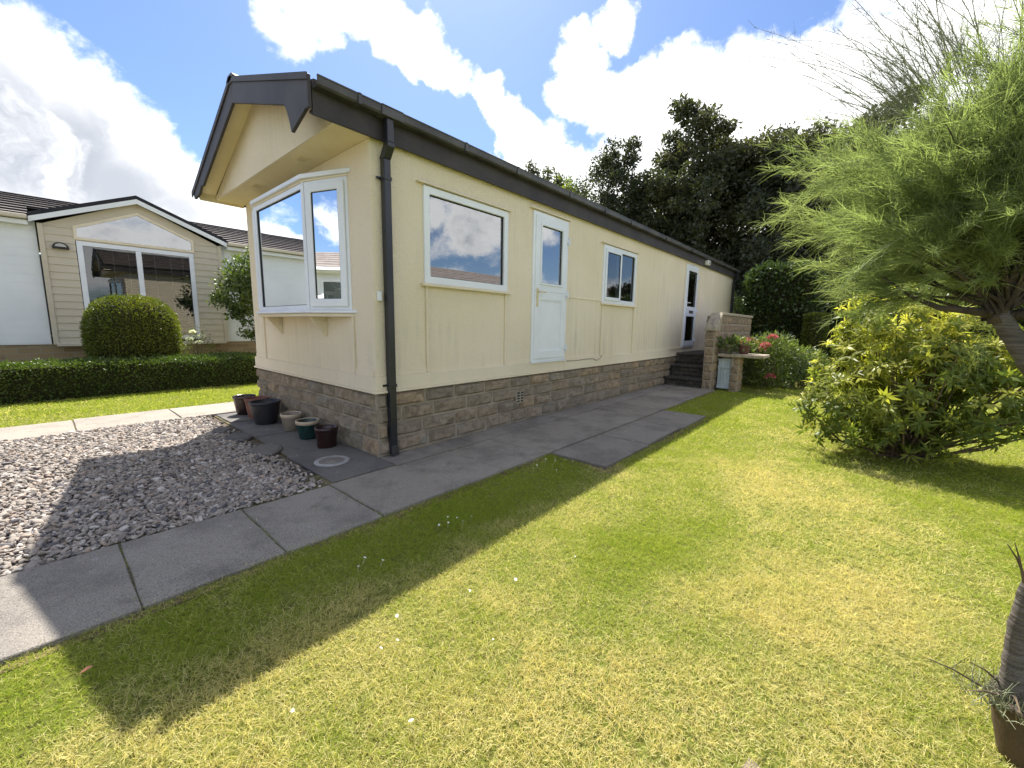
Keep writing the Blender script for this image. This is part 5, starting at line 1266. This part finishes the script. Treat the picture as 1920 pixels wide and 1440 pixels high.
    arc = [(c[0]+.115*math.cos(math.pi*k/n), YB-.09, c[1]+.10*math.sin(math.pi*k/n)) for k in range(n+1)]; arc2 = [(c[0]+.08*math.cos(math.pi*k/n), YB-.09, c[1]+.018+.06*math.sin(math.pi*k/n)) for k in range(n, -1, -1)]
    mb.prism(arc+[(c[0]-.115, YB-.09, c[1]-.02), (c[0]+.115, YB-.09, c[1]-.02)], (0, .07, 0)); lamp = mb.build('wall_lamp', M['black'], t)
    mb = MB(); mb.prism([(x, YB-.094, z) for x, _, z in arc2], (0, .003, 0)); mb.build('lamp_lens', M['lens'], lamp)
neighbour()

def far_home(name, label, loc, rz, length, depth, rows=7, pale=True):
    """plain white park home with a low tiled roof; long side faces local -Y"""
    t = thing(name, loc, label, 'park home'); t.rotation_euler = (0, 0, rz)
    kids = []
    mb = MB(); mb.box(0, length, 0, .05, .6, 2.85); mb.box(0, length, depth-.05, depth, .6, 2.85); mb.box(0, .05, .051, depth-.051, .6, 2.85); mb.box(length-.05, length, .051, depth-.051, .6, 2.85)
    for k in range(13): mb.box(.02, length-.02, -.008, -.001, .62+k*.165, .775+k*.165)
    kids.append(('wall', mb, 'white_board'))
    mb = MB(); mb.box(.03, length-.03, .03, depth-.03, -.02, .599); kids.append(('plinth', mb, 'plinth'))
    mb, mb2 = MB(), MB(); tiled_roof(mb, mb2, -.2, length+.2, -.25, 2.88, depth/2, 2.88+depth*.16, rows); tiled_roof(mb, mb2, -.2, length+.2, depth+.25, 2.88, depth/2, 2.88+depth*.16, rows)
    kids.append(('roof', mb, 'rooftile_pale' if pale else 'rooftile'))
    mb3 = MB(); mb3.box(-.2, length+.2, -.34, -.255, 2.80, 2.88); mb3.box(-.2, length+.2, -.25, -.01, 2.74, 2.80); kids.append(('gutter', mb3, 'white_board'))
    mb4 = MB(); mb5 = MB()
    for x in np.arange(1.5, length-2.5, 4.0):
        mb4.ring(x, x+1.5, 1.5, 2.55, .07, -.03, .02, SIDE); mb5.quad((x+.07, -.012, 1.57), (x+1.43, -.012, 1.57), (x+1.43, -.012, 2.48), (x+.07, -.012, 2.48))
    for nm, b, mt in kids+[('window', mb4, 'upvc'), ('glass_pane', mb5, 'glass_dark')]:
        o = b.build(nm, M[mt]); o.parent = t
    return t
# homes across the way: seen in the window reflections and through the trees at the right
far_home('white_home', 'white home with pinkish tiled roof across the way, reflected in the bay window', (-9.0, -2.0, 0), R_(90), 16, 6)
far_home('white_home', 'white home with brownish roof across the lawn, reflected in the side window', (20.0, -9.0, 0), R_(180), 17, 6)
far_home('white_home', 'white home glimpsed between trunk and leaves beyond the rhododendron', (20.5, -5.2, 0), R_(-90), 9, 6)
